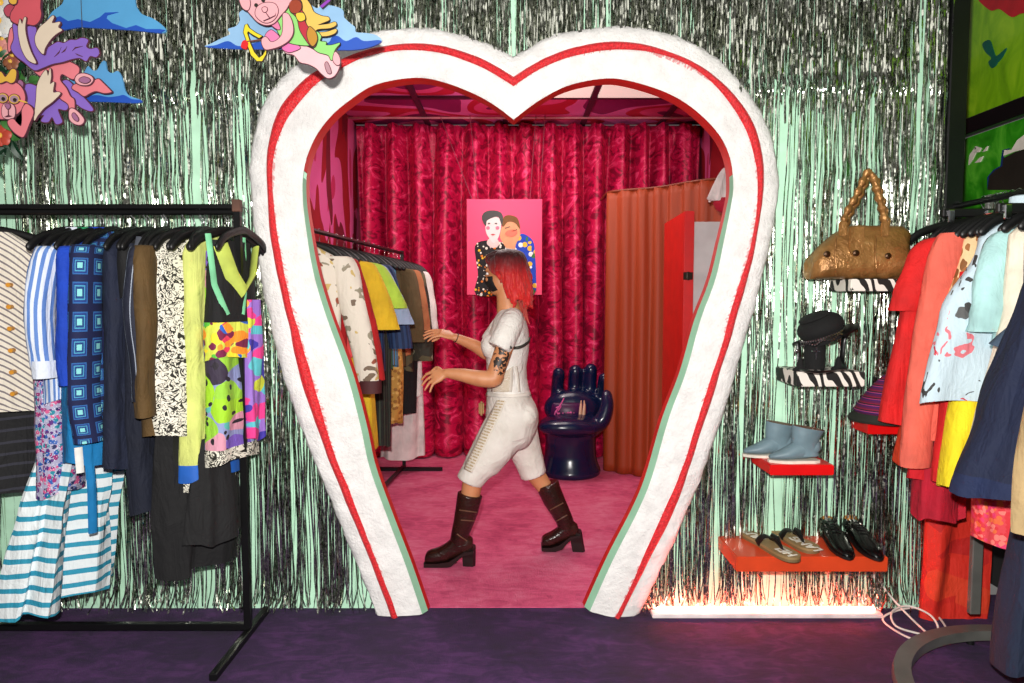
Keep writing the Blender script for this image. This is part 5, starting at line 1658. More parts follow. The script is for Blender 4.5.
inner(4.96, 'olive_jacket', 'olive brown jacket left of the tan sleeve', 'jacket', 'olive jacket', shirt_rows(.85, .18, .19), cloth((92, 74, 44)), sleeves=[(1, .5, .075, .07, .05)], folds=(2, .012))
inner(5.10, 'tan_shirt', 'tan shirt with a camouflage lower sleeve by the reaching hand', 'shirt', 'tan shirt', shirt_rows(.8, .18, .19), cloth((176, 110, 70)), sleeves=[(1, .42, .085, .085, .05)], folds=(2, .012))
CAMO = multi((70, 66, 50), [(40, 38, 30), (150, 146, 120), (90, 84, 56), (52, 50, 38)], 14, .7, .05)
inner(5.22, 'camouflage_jacket', 'camouflage jacket beside the tan shirt', 'jacket', 'camouflage jacket', shirt_rows(di(371, 5.2), .18, .19), CAMO, sleeves=[(1, .66, .085, .08, .05)], folds=(2, .012))
inner(5.34, 'black_dress', 'short black dress between the camouflage jacket and the white trousers', 'dress', 'short black dress', [(.1, .1, .04, 0), (.165, .2, .04, 0), (.6, .2, .06, 0), (di(413, 5.34), .18, .07, .0)], BLACKC, folds=(2, .014))
inner(5.46, 'white_shirt', 'white shirt furthest along the inner rack', 'shirt', 'white shirt', shirt_rows(di(396, 5.46), .18, .19, .06, .07), cloth((226, 220, 214)), folds=(2, .012), sleeves=[(1, .5, .08, .07, .05)])
inner(5.56, 'white_trousers', 'wide white trousers almost touching the pink carpet', 'trousers', 'wide white trousers', [(.7, .16, .05, .0), (1.0, .17, .07, .0), (di(458, 5.5), .18, .1, .0)], cloth((222, 214, 210)), folds=(3, .02))

# ------------------------------------------------------------------ picture hanging in front of the curtain
PYY = 5.9
e = empty('hanging_picture', pY(504, 295, PYY), 'pink picture of two people in flowered clothes hanging from strings', 'picture')
p0, p1 = pY(466.5, 199, PYY), pY(542, 295, PYY)
M_PP = plain((240, 62, 112), .55, .02, .05)
mb = MB(); mb.box(((p0.x + p1.x) / 2, PYY + .018, (p0.z + p1.z) / 2), (p1.x - p0.x, .035, p0.z - p1.z)); mb.bevel('canvas', M_PP, e, .003, 1)
for x, tx in ((472, 440), (478, 470), (530, 536), (540, 545)):
    mb = MB(); a = pY(x, 199, PYY + .02); b = pY(tx, 128, PYY + .1); b.z = CEIL; mb.tube([a, b], .003, 6); mb.build('string', plain((140, 60, 80)), e)
def art(name, pts, mat, lay, sm=True):
    w = [pY(x, y, PYY) + Vector((0, -.002 * lay, 0)) for x, y in pts]
    if sm: w = spline(w, 4, True)
    mb = MB(); mb.prism(w, (0, .002, 0)); return mb.build(name, mat, e, smooth=False)
FLB = multi((22, 20, 22), [(230, 226, 210), (220, 120, 30), (236, 190, 40), (22, 20, 22), (230, 226, 210)], 36, .42)
FLU = multi((24, 70, 190), [(24, 70, 190), (236, 190, 60), (240, 240, 240), (24, 70, 190), (60, 120, 60)], 22, .5)
def uvflat(o, s=1.0):
    me = o.data
    ul = me.uv_layers.new(name='UVMap')
    for lp in me.loops:
        c = me.vertices[lp.vertex_index].co
        ul.data[lp.index].uv = (c.x * s, c.z * s)
uvflat(art('painted_jacket', [(475, 246), (482, 241), (496, 241), (508, 246), (512, 262), (512, 282), (504, 294.5), (476, 294.5), (478, 275), (476, 260)], FLB, 1))
uvflat(art('painted_shirt', [(518, 236), (524, 234), (533, 241), (535, 255), (536, 275), (534, 294.5), (512, 294.5), (510, 262), (510, 250)], FLU, 1))
art('painted_face', [(485.5, 224), (487, 219), (493, 216.5), (500, 219), (501, 227), (499, 236), (496, 241), (493, 243), (489, 238), (486, 232)], plain((240, 214, 212), .5, .02), 3)
art('painted_hair', [(483, 222), (482, 216), (486, 211.5), (493, 210.5), (500, 212), (503, 217), (502, 226), (500.5, 222), (498, 217), (492, 218), (487, 221), (486, 226)], plain((26, 18, 18), .5), 4)
for cx, cy in ((488, 228), (497.5, 228)):
    art('painted_cheek', [(cx + 1.9 * math.cos(a * PI / 4), cy + 1.9 * math.sin(a * PI / 4)) for a in range(8)], plain((240, 110, 140), .5), 4)
for cx in (489, 496):
    art('painted_eye', [(cx - 1.6, 223.6), (cx, 222.8), (cx + 1.6, 223.6), (cx, 224.3)], INK2, 5, False)
art('painted_mouth', [(490.5, 234.5), (493, 233.8), (495.5, 234.5), (493, 235.6)], plain((190, 40, 60), .5), 5, False)
art('painted_neck', [(489, 239), (497, 239), (499, 245), (493, 248), (487, 244)], plain((236, 205, 200), .5), 2)
art('painted_second_face', [(503, 224), (508, 219), (514, 220), (519, 226), (520, 236), (516, 244), (514, 252), (508, 250), (503, 243), (500, 236)], plain((226, 150, 100), .5), 2)
art('painted_second_hair', [(502, 222), (505, 216), (512, 215.5), (518, 219), (520, 229), (515, 223), (508, 222), (503, 227)], multi((150, 130, 60), [(90, 130, 60), (200, 150, 90), (120, 80, 40)], 60, .6), 3)
art('painted_second_cheek', [(505, 234), (509, 230), (516, 230), (517, 234), (511, 237)], plain((240, 110, 80), .5), 4)
for (x0_, y0_) in ((505, 228), (512, 231)):
    art('painted_line', [(x0_, y0_), (x0_ + 5, y0_ - 1.6), (x0_ + 5, y0_ - .9), (x0_, y0_ + .7)], INK2, 4, False)

# ------------------------------------------------------------------ hand-shaped chair
HC = 5.55
ch = empty('hand_chair', pZ(572, 462, 0), 'glossy navy blue chair shaped like an open hand', 'chair')
M_HAND = plain((10, 26, 62), .24, .08, .06, 8, 0, 0, .25)
cX = rx(571, HC)
def q(px, py, Y):
    return pY(px, py, Y)
mb = MB()
mb.lathe([(.235, .0), (.25, .015), (.25, .05), (.23, .09), (.21, .16), (.205, .28), (.215, .36), (.22, .40)], (cX, HC, 0), 32)
# palm / seat
mb.ell(q(573, 424, 5.50), (.275, .27, .09), 28, 14)
mb.ell(q(566, 427, 5.32), (.225, .11, .075), 24, 12)
mb.ell(q(573, 408, 5.74), (.25, .11, .16), 24, 14)
for bx_, tx, ty, r_, Y in ((556, 558.5, 373, .054, 5.76), (574, 575, 371, .060, 5.82), (590, 590.5, 369.5, .058, 5.82), (602, 604, 378, .052, 5.70)):
    a, b = q(bx_, 412, 5.74), q(tx, ty, Y)
    m_ = a.lerp(b, .5) + Vector((0, .035, 0))
    mb.capsule(spline([a, m_, b + Vector((0, -.02, 0))], 5), r_, 16)
# thumb
mb.capsule(spline([q(592, 428, 5.42), q(602, 420, 5.40), q(607, 406, 5.42), q(606.5, 395, 5.46)], 5), [lerp(.075, .046, i / 15) for i in range(16)], 16)
me = mb.remesh(.012, 10)
link('hand_body', me, ch, mats=M_HAND)
e = empty('cushion', q(569, 419, 5.5), 'small purple cushion with pink scribbled lettering on the navy hand chair', 'cushion')
mb = MB(); zc = q(569, 413, 5.58)
rg = []
for i in range(13):
    v = -1 + 2 * i / 12
    rg.append([zc + Vector((.15 * c * (1 - .12 * v * v), -.045 * (1 - v * v) * 0, .085 * v)) + Vector((0, -.05 * s_ * math.sqrt(max(0, 1 - v * v * .9)) * math.sqrt(max(0, 1 - c * c * .9)), 0)) for c, s_ in [(math.cos(2 * PI * k / 28), math.sin(2 * PI * k / 28)) for k in range(28)]])
mb.rings(rg, True); mb.build('pad', plain((70, 10, 70), .4, .1, .1), e, angle=80)
PK = plain((236, 100, 170), .5)
yy = 5.52
for pts in ([(554, 417), (556, 411), (558, 416), (555, 417)], [(557, 416), (559, 413), (561, 416), (563, 413), (564, 416)], [(565, 416), (566, 413), (567, 416), (568, 412), (569, 417)], [(569, 414), (571, 412), (572, 415), (574, 413), (575, 417), (577, 414)], [(556, 411), (559, 407), (562, 402), (564, 398)], [(556, 408), (561, 406), (558, 411)]):
    mb = MB(); mb.tube(spline([q(x, y, yy) for x, y in pts], 4), .0055, 6); mb.build('lettering', PK, e)
for k, (x, w) in enumerate(((580, 'left'), (583.5, 'right'))):
    e = empty('ballet_flat', q(x, 419, 5.44), 'narrow cream slipper propped on the navy hand chair, the one to the ' + w, 'slipper', 'pair of cream slippers')
    pts = [q(x, 419, 5.46), q(x + .4, 412, 5.47), q(x + 1, 405, 5.48), q(x + 1.2 - k * .6, 401, 5.49)]
    mb = MB(); mb.capsule(pts, [.017, .016, .012, .006], 10, flat=(1, .7)); mb.build('slipper_upper', plain((226, 180, 150), .5), e)
    mb = MB(); mb.capsule([p + Vector((0, .012, 0)) for p in pts], [.016, .015, .011, .005], 8, flat=(1, .4)); mb.build('slipper_sole', plain((150, 80, 70), .5), e)
# ------------------------------------------------------------------ person walking to the left
PY0 = 3.72
def P(px, py, dy=0.0):
    """point of the figure: image column/row in the plane of the walk, dy = offset in depth (negative = nearer)"""
    v = pY(px, py, PY0)
    return Vector((v.x, PY0 + dy, v.z))
FOOT = P(512, 565)
person = empty('person', (P(512, 500).x, PY0, 0), 'red-haired person striding left in white top, cropped trousers and brown boots, arms out', 'person')

t = NT('skin')
t.set(Roughness=.5)
t.b.inputs['Subsurface Weight'].default_value = .08
t.b.inputs['Subsurface Radius'].default_value = (.01, .004, .002)
base = t.ramp(t.noise(t.objco(), 12, 3), [(.3, (196, 128, 84)), (.7, (214, 148, 104))])
at = t.n('ShaderNodeAttribute'); at.attribute_name = 'tattoo'
nz = t.noise(t.objco(), 34, 2, .5, 1.5)
ink = t.math('MULTIPLY', at.outputs['Fac'], t.math('GREATER_THAN', nz, .47))
t.color(t.mix(ink, base, (44, 34, 30)))
SKIN = t.m

def oval(c, ra, rb, n=24, ax=(1, 0, 0), bx=(0, 1, 0)):
    a, b = Vector(ax), Vector(bx)
    return [Vector(c) + a * ra * math.cos(2 * PI * k / n) + b * rb * math.sin(2 * PI * k / n) for k in range(n)]
def hloft(mb, rows, n=28):
    """rows: (py, left px, right px, half depth, depth offset)"""
    rg = []
    for py, l, r, hd, dy in rows:
        a, b = P(l, py, dy), P(r, py, dy)
        c = (a + b) / 2
        rg.append(oval(c, (b - a).length / 2, hd, n))
    mb.rings(rg, True)

NEAR, FAR = -.15, .15
SH_N, EL_N, WR_N = P(510, 324, -.155), P(495, 374, -.21), P(450, 369, -.20)
SH_F, EL_F, WR_F = P(504, 324, .15), P(488, 356, .20), P(453, 339, .14)

body = MB()
# head, turned a little away from the camera
HD = P(503.5, 274, 0)
fr = Vector((-.93, .36, -.10)).normalized()      # facing direction
sdv = Vector((0, 0, 1)).cross(fr).normalized()   # towards the camera side is negative y
upv = fr.cross(sdv).normalized()
HR_ = Matrix((fr, sdv, upv)).transposed()
def H(f, s, u):
    return HD + HR_ @ Vector((f, s, u))
body.ell(H(-.005, 0, .03), (.095, .075, .085), 28, 16, HR_)
body.ell(H(.028, 0, -.035), (.066, .058, .078), 24, 14, HR_)
body.ell(H(.05, 0, -.085), (.032, .030, .026), 16, 10, HR_)       # chin
body.capsule([H(.088, 0, .012), H(.104, 0, -.012), H(.108, 0, -.022)], [.010, .013, .013], 12)   # nose
body.ell(H(.080, 0, .030), (.02, .052, .012), 14, 8, HR_)         # brow ridge
for s in (-1, 1):
    body.ell(H(.07, s * .042, -.022), (.022, .02, .02), 12, 8, HR_)   # cheekbones
    body.ell(H(-.012, s * .076, -.008), (.018, .008, .030), 12, 8, HR_)   # ears
body.capsule([H(.088, .0, -.055), H(.09, 0, -.06)], [.014, .012], 10)   # mouth
# neck
body.capsule([P(505, 284, .0), P(506.5, 297, .0), P(509, 312, .0)], [.052, .054, .068], 20)
# torso and seat under the clothes
hloft(body, [(312, 501, 519, .085, 0), (320, 498, 524, .15, 0), (345, 492, 526, .145, 0), (372, 490, 523, .115, 0), (395, 490, 528, .135, 0), (415, 491, 533, .15, 0), (432, 496, 530, .13, 0)])
# legs
def limb(mb, pts, rr, n=18):
    sp = spline(pts, 6)
    m = len(sp)
    R_ = []
    for i in range(m):
        t_ = i / (m - 1) * (len(rr) - 1)
        k = min(int(t_), len(rr) - 2)
        R_.append(lerp(rr[k], rr[k + 1], t_ - k))
    mb.capsule(sp, R_, n)
HIPN, KNN, ANN = P(508, 425, -.085), P(477, 466, -.10), P(462, 540, -.10)
HIPF, KNF, ANF = P(517, 425, .08), P(529, 468, .09), P(568, 533, .10)
limb(body, [HIPN, HIPN.lerp(KNN, .5), KNN, P(471.5, 490, -.10), P(468.5, 508, -.10), P(463, 530, -.10)], [.088, .076, .058, .052, .042, .030])
limb(body, [HIPF, HIPF.lerp(KNF, .5), KNF, P(541, 486, .105), P(553, 504, .11), P(562, 522, .11)], [.088, .076, .058, .050, .040, .028])
# arms
limb(body, [SH_N, P(505, 344, -.185), EL_N.lerp(SH_N, .15), EL_N, P(482, 374, -.21), P(466, 371, -.205), WR_N], [.050, .048, .046, .044, .044, .036, .0235])
limb(body, [SH_F, P(497, 340, .18), EL_F, P(473, 348, .18), WR_F], [.055, .046, .042, .036, .0235])
# hands
def hand(mb, wrist, palm_pts, fingers, thumb):
    """palm_pts: wrist->knuckle centre, width vector; fingers: list of 4 polylines"""
    kc, wv, nv = palm_pts
    rg = []
    for t_, w, h in ((-.12, .022, .017), (.1, .026, .016), (.4, .036, .015), (.75, .041, .014), (1.0, .040, .012)):
        c = wrist.lerp(kc, t_)
        rg.append([c + wv * w * math.cos(2 * PI * k / 16) + nv * h * math.sin(2 * PI * k / 16) for k in range(16)])
    mb.rings(rg, True)
    for f in fingers:
        r0 = .0092
        sp = spline(f, 4)
        mb.capsule(sp, [lerp(r0, .0066, i / (len(sp) - 1)) for i in range(len(sp))], 10)
    sp = spline(thumb, 4)
    mb.capsule(sp, [lerp(.0125, .008, i / (len(sp) - 1)) for i in range(len(sp))], 10)
# near hand: palm facing down and away, fingers spread a little, pointing left and down
wN = P(449, 369.3, -.20)
kN = P(437.5, 373.2, -.20)
ax = (kN - wN).normalized()
wv = Vector((.22, -.55, -.82)); wv = (wv - ax * wv.dot(ax)).normalized()
nv = ax.cross(wv).normalized()
fN = []
for i, (tx, ty, dy) in enumerate(((425.6, 376.0, -.165), (426.6, 381.0, -.19), (430.0, 384.6, -.215), (435.0, 386.2, -.235))):
    s = (-.030, -.010, .010, .029)[i]
    k0 = kN + wv * s - ax * .012
    tip = P(tx, ty, dy)
    ln = (tip - k0).length
    m1 = k0.lerp(tip, .38) - nv * .0 + Vector((-.004, 0, .008))
    m2 = k0.lerp(tip, .72) + Vector((-.003, 0, .006))
    fN.append([k0, m1, m2, tip])
tN = [wN.lerp(kN, .25) - wv * .022, wN.lerp(kN, .6) - wv * .046 + Vector((0, .02, 0)), P(434.5, 369.2, -.145), P(429, 371.5, -.14)]
hand(body, wN, (kN, wv, nv), fN, tN)
# far hand: palm down, fingers nearly together reaching left
wF = P(453, 339, .14)
kF = P(437.5, 333.6, .13)
ax2 = (kF - wF).normalized()
wv2 = Vector((.1, -.86, -.5)); wv2 = (wv2 - ax2 * wv2.dot(ax2)).normalized()
nv2 = ax2.cross(wv2).normalized()
fF = []
for i, (tx, ty, dy) in enumerate(((420.8, 334.2, .165), (420.2, 337.2, .14), (421.6, 340.2, .115), (426.0, 342.2, .09))):
    s = (-.030, -.010, .010, .029)[i]
    k0 = kF + wv2 * s - ax2 * .012
    tip = P(tx, ty, dy)
    m1 = k0.lerp(tip, .42) + Vector((-.002, 0, .007))
    m2 = k0.lerp(tip, .75) + Vector((-.002, 0, .006))
    fF.append([k0, m1, m2, tip])
tF = [wF.lerp(kF, .25) - wv2 * .02, wF.lerp(kF, .65) - wv2 * .045 + Vector((0, 0, -.008)), P(434, 340.5, .19), P(428.5, 343.2, .185)]
hand(body, wF, (kF, wv2, nv2), fF, tF)
me = body.remesh(.0052, 5)
# tattoo on the near upper arm
n = len(me.vertices)
co = np.empty(n * 3, dtype=np.float32); me.vertices.foreach_get('co', co); co = co.reshape(-1, 3)
val = np.zeros(n, dtype=np.float32)
for q_, r_ in ((P(504, 352, -.235), .036), (P(498, 347, -.23), .03), (P(502, 363, -.245), .034), (P(497, 357, -.25), .02)):
    d = np.linalg.norm(co - np.array(q_, dtype=np.float32), axis=1)
    val = np.maximum(val, (d < r_ * 1.15).astype(np.float32))
at_ = me.attributes.new('tattoo', 'FLOAT', 'POINT'); at_.data.foreach_set('value', val)
link('body', me, person, mats=SKIN)

# face: eyes, brows
EYEW, EYED = plain((236, 230, 226), .25, .02, 0), plain((40, 26, 18), .15, .02, 0)
for s in (-1, 1):
    mb = MB(); mb.ell(H(.080, s * .031, .010), (.0095, .0105, .0085), 14, 10, HR_); ey = mb.build('eye', EYEW, person)
    mb = MB(); mb.ell(H(.0865, s * .031, .010), (.004, .0055, .0055), 12, 8, HR_); mb.build('iris', EYED, ey)
    mb = MB(); mb.capsule([H(.096, s * .016, .030), H(.094, s * .034, .036), H(.080, s * .052, .030)], [.003, .004, .002], 8); mb.build('eyebrow', plain((50, 22, 18), .8), person)
# black face mask
mb = MB()
rg = []
for i in range(11):
    u = lerp(.002, -.098, i / 10)
    row = []
    wdt = .064 - .02 * (i / 10) ** 2
    bul = .118 - .03 * abs(i / 10 - .3) - .028 * (i / 10) ** 2
    for k in range(21):
        a = R(-70 + 140 * k / 20)
        row.append(H(-.004 + (bul + .004) * max(-.05, math.cos(a)) ** .9 if math.cos(a) > 0 else -.004 + .05 * math.cos(a), (wdt + .012) * math.sin(a), u - .012 * abs(math.sin(a)) * (1 - i / 5)))
    rg.append(row)
rg2 = [[p.lerp(H(0, 0, -.04), .06) for p in r_] for r_ in rg]
rings = [rg[i] + rg2[i][::-1] for i in range(11)]
mb.rings(rings, True)
mk = mb.build('face_mask', plain((14, 14, 16), .85, .1, .2), person, angle=80)
mb = MB(); mb.tube(spline([H(.04, -.070, -.02), H(-.0, -.081, .0), H(-.024, -.083, .012), H(-.026, -.084, -.03), H(-.0, -.078, -.045), H(.035, -.066, -.06)], 5), .0022, 6); mb.build('ear_loop', BLACK, mk)

# hair: cap with locks, dark roots and red lengths
t = NT('red_hair'); t.set(Roughness=.5, Specular_IOR_Level=.3)
co_ = t.objco()
s = t.sep(co_)
strk = t.noise(t.mapping(co_, (130, 130, 9)), 1, 3, .6)
zf = t.math('ADD', s[2], t.math('MULTIPLY', strk, .06))
c = t.ramp(t.math('MULTIPLY', zf, 3.1), [(.30, (204, 26, 28)), (.64, (184, 18, 24)), (.85, (110, 12, 18)), (.98, (52, 10, 12))])
c2 = t.mix(t.math('GREATER_THAN', strk, .56), c, (216, 62, 44))
mz = t.math('MULTIPLY', t.math('LESS_THAN', t.math('MULTIPLY', zf, 3.1), .72), .6)
t.color(t.mix(mz, c, c2))
t.bump(strk, .8, .006)
t.b.inputs['Sheen Weight'].default_value = .2
HAIR = t.m
hb = MB()
hb.ell(H(-.020, 0, .042), (.104, .089, .088), 28, 16, HR_)
random.seed(21)
for i in range(150):
    a = R(random.uniform(80, 280))          # angle around the head, 0 = face
    ca, sa = math.cos(a), math.sin(a)
    top = H(-.02 + .045 * ca, .04 * sa, .118 - random.uniform(0, .012))
    r1f, r1s = .108, .094
    side = abs(sa)
    midp = H(-.020 + r1f * ca, r1s * sa, random.uniform(.03, .055))
    back = ca < -.1
    drop = random.uniform(-.185, -.075) - .02 * (-ca) if back else random.uniform(-.05, -.01)
    lo = H(-.024 + (r1f + random.uniform(.0, .02)) * ca, (r1s + random.uniform(0, .014)) * sa, lerp(.04, drop, .5))
    end = H(-.03 + (r1f - .004 + random.uniform(-.022, .016)) * ca, (r1s - random.uniform(0, .02)) * sa, drop)
    r_ = random.uniform(.010, .016)
    sp = [p + HR_ @ Vector((.006 * math.sin(i * .9 + k_), .006 * math.cos(i * .8 + k_ * 2), 0)) * (i / 16) for k_ in [random.random() * 6.28] for i, p in enumerate(spline([top, H(-.02 + .088 * ca, .078 * sa, .095), midp, lo, end], 4))]
    m = len(sp)
    hb.capsule(sp, [r_ * (1 - .65 * (k / (m - 1)) ** 2.2) for k in range(m)], 7)
# fringe over the forehead
for s_ in np.linspace(-.066, .066, 13):
    sp = spline([H(.01, s_ * .6, .118), H(.062, s_ * .95, .098), H(.084 - abs(s_) * .4, s_ * 1.15, .062)], 4)
    hb.capsule(sp, [.013 * (1 - .5 * k / (len(sp) - 1)) for k in range(len(sp))], 7)
me = hb.remesh(.0048, 2)
hr = link('hair', me, person, mats=HAIR)
# thin long ends down the back
mb = MB()
for i in range(22):
    x0 = random.uniform(512, 526)
    dy = random.uniform(-.07, .06)
    a = P(x0, 296, dy); b = P(lerp(x0, 527, .6), 310, dy * .8 - .01); c_ = P(random.uniform(519, 530), random.uniform(318, 331), dy * .7 - .02)
    sp = spline([a, b, c_], 6)
    mb.capsule(sp, [.0055 * (1 - .7 * k / (len(sp) - 1)) for k in range(len(sp))], 6)
mb.build('hair_ends', plain((190, 70, 60), .45), person, label='thin faded hair ends')

# white top
WHITE = NT('white_ribbed_top'); WHITE.set(Roughness=.8)
WHITE.color(WHITE.ramp(WHITE.noise(WHITE.objco(), 10, 3), [(.3, (222, 216, 208)), (.7, (240, 236, 230))]))
WHITE.bump(WHITE.math('ADD', WHITE.noise(WHITE.objco(), 14, 3, .6, .6), WHITE.math('MULTIPLY', WHITE.noise(WHITE.objco(), 90, 2), .2)), .9, .016)
WHITE = WHITE.m
tb = MB()
hloft(tb, [(309, 500.5, 519, .088, 0), (313, 497.5, 522.5, .13, 0), (320, 493.5, 526, .168, 0), (330, 490, 528.5, .172, 0), (342, 487, 529.5, .168, 0), (354, 485.5, 528.5, .156, 0), (366, 486.5, 526.5, .142, 0), (378, 487, 527, .138, 0), (388, 487, 529, .15, 0), (396, 487, 531, .158, 0)], 36)
tb.ell(P(490, 346, -.07), (.045, .07, .062), 20, 12)
tb.ell(P(489, 346, .07), (.05, .07, .062), 20, 12)
tb.tube(spline([P(513, 316, -.07), P(512, 320, -.125), P(508.5, 328, -.165), P(504, 337, -.186), P(499.5, 345.5, -.198)], 5), [lerp(.052, .066, min(1, i / 8)) for i in range(21)], 20)
tb.tube(spline([P(508, 317, .08), P(505, 322, .13), P(497, 334, .168), P(489.5, 345, .186)], 5), [lerp(.052, .063, min(1, i / 8)) for i in range(16)], 20)
me = tb.remesh(.0075, 5)
top_ = link('white_top', me, person, mats=WHITE)
bv = BVHTree.FromObject(top_, bpy.context.evaluated_depsgraph_get()) if False else None
def bvh(me_obj):
    me_ = me_obj.data
    off = WL[me_obj.name]
    vs = [v.co + off for v in me_.vertices]
    return BVHTree.FromPolygons(vs, [tuple(p.vertices) for p in me_.polygons])
def on_surface(tree, px, py, lift=.004):
    d = ray(px, py).normalized()
    hit = tree.ray_cast(Vector((0, 0, CAMZ)), d)
    if hit[0] is None:
        return None
    return hit[0] + hit[1] * lift if hit[1].dot(d) < 0 else hit[0] - hit[1] * lift
def strip_on(tree, left, right_, name, mat, parent, rows=16, cols=4, lift=.0025):
    """narrow cloth strip laid on the visible side of a garment between two pixel polylines"""
    L_ = resample([Vector((x, y, 0)) for x, y in left], rows)
    R_ = resample([Vector((x, y, 0)) for x, y in right_], rows)
    rg, uv_ = [], []
    for i in range(rows):
        row = []
        for j in range(cols + 1):
            p = L_[i].lerp(R_[i], j / cols)
            hit = on_surface(tree, p.x, p.y, lift)
            if hit is None:
                hit = rg[-1][min(j, len(rg[-1]) - 1)] if rg else None
            if hit is None:
                hit = pY(p.x, p.y, PY0 - .17)
            row.append(hit)
        rg.append(row)
        uv_.append([(j / cols, i / rows) for j in range(cols + 1)])
    mb = MB(); mb.rings(rg, False, False, uv_)
    o = mb.build(name, mat, parent, angle=None)
    md = o.modifiers.new('thickness', 'SOLIDIFY'); md.thickness = .002; md.offset = 0
    return o
tt = bvh(top_)
LACE = NT('openwork_panel'); LACE.set(Roughness=.85)
uvv = LACE.sep(LACE.uv())
f1 = LACE.math('FRACT', LACE.math('MULTIPLY', uvv[1], 26))
nz = LACE.noise(LACE.mapping(LACE.uv(), (5, 40, 1)), 1, 2)
k_ = LACE.math('MULTIPLY', LACE.math('LESS_THAN', f1, .5), LACE.math('GREATER_THAN', nz, .42))
edge = LACE.math('LESS_THAN', LACE.math('ABSOLUTE', LACE.math('SUBTRACT', uvv[0], .5)), .36)
LACE.color(LACE.mix(LACE.math('MULTIPLY', k_, edge), (222, 213, 200), (184, 162, 128)))
LACE = LACE.m
strip_on(tt, [(493, 381), (492, 386), (491, 392)], [(513, 366), (513, 378), (512, 392)], 'corset_panel', LACE, person, 10, 5)
strip_on(tt, [(515, 366), (517, 378), (518, 392)], [(517, 366), (519, 378), (520, 392)], 'seam_tape', plain((214, 204, 192)), person, 10, 2, .003)
# dark strap round the chest and back
BLK = plain((58, 56, 50), .7)
sp = []
for px, py in ((510, 347), (514, 347.6), (518, 347.4), (522, 346), (526, 343.5), (528.5, 341)):
    h = on_surface(tt, px, py, .004)
    if h is not None: sp.append(h)
if len(sp) > 2:
    sp.append(sp[-1] + Vector((.004, .04, .012)))
    mb = MB(); mb.tube(spline(sp, 4), .0085, 8, flat=(1, .45), up=(0, 0, 1)); mb.build('chest_strap', BLK, person)

# cropped trousers
TROU = NT('white_denim'); TROU.set(Roughness=.85)
TROU.color(TROU.ramp(TROU.noise(TROU.objco(), 8, 3), [(.3, (214, 206, 196)), (.7, (234, 228, 220))]))
TROU.bump(TROU.math('ADD', TROU.noise(TROU.objco(), 9, 3, .6, 1.0), TROU.math('MULTIPLY', TROU.noise(TROU.objco(), 120, 2), .1)), .95, .018)
TROU = TROU.m
tr = MB()
hloft(tr, [(390.5, 486.5, 529.5, .155, 0), (397, 486.5, 531.5, .162, 0), (405, 486, 536, .170, 0), (413, 485.5, 538.5, .176, 0), (422, 486, 538.5, .176, 0), (432, 489, 536, .168, 0), (440, 495, 532, .15, 0), (446, 502, 528, .11, 0)], 36)
tr.ell(P(526, 414, -.075), (.062, .085, .08), 20, 12)
tr.ell(P(526, 414, .075), (.064, .085, .08), 20, 12)
def leg(mb, rows):
    rg = []
    for cx, cy, w, dy, hd, ang in rows:
        c = P(cx, cy, dy)
        a = Vector((math.cos(R(ang)), 0, math.sin(R(ang))))
        rg.append([c + a * w * math.cos(2 * PI * k / 28) + Vector((0, 1, 0)) * hd * math.sin(2 * PI * k / 28) for k in range(28)])
    mb.rings(rg, True)
leg(tr, [(511, 416, .125, -.085, .092, -18), (503, 430, .122, -.09, .098, -28), (493, 445, .110, -.095, .096, -32), (483, 460, .096, -.10, .092, -30), (477, 467, .080, -.10, .084, -26), (471, 475.6, .075, -.10, .080, -24), (470.5, 476.6, .074, -.10, .079, -24)])
leg(tr, [(513, 416, .125, .085, .092, 10), (518, 432, .112, .085, .098, 18), (523, 447, .098, .09, .094, 20), (528, 461, .086, .09, .088, 18), (532, 472, .078, .09, .082, 18), (534, 478.8, .075, .09, .080, 18), (534.4, 480, .074, .09, .079, 18)])
me = tr.remesh(.0078, 4)
trous = link('cropped_trousers', me, person, mats=TROU)
tt2 = bvh(trous)
strip_on(tt2, [(497, 400), (490, 414), (482, 430), (474, 447), (466, 463), (464, 469)], [(506, 401), (500, 416), (492, 432), (484, 449), (476, 465), (472, 473)], 'side_panel', LACE, trous, 40, 4)
strip_on(tt2, [(487, 391.5), (500, 392), (515, 392), (529, 391.5)], [(487, 396.5), (500, 397.5), (515, 397.5), (530.5, 396.5)], 'waistband', plain((226, 220, 210), .85), trous, 24, 3, .006)
mb = MB(); mb.box(P(481, 410, .06), (.03, .05, .075)); mb.bevel('hip_pouch', plain((172, 130, 80), .6), person, .01, 3, label='small tan pouch at the front of the hip')

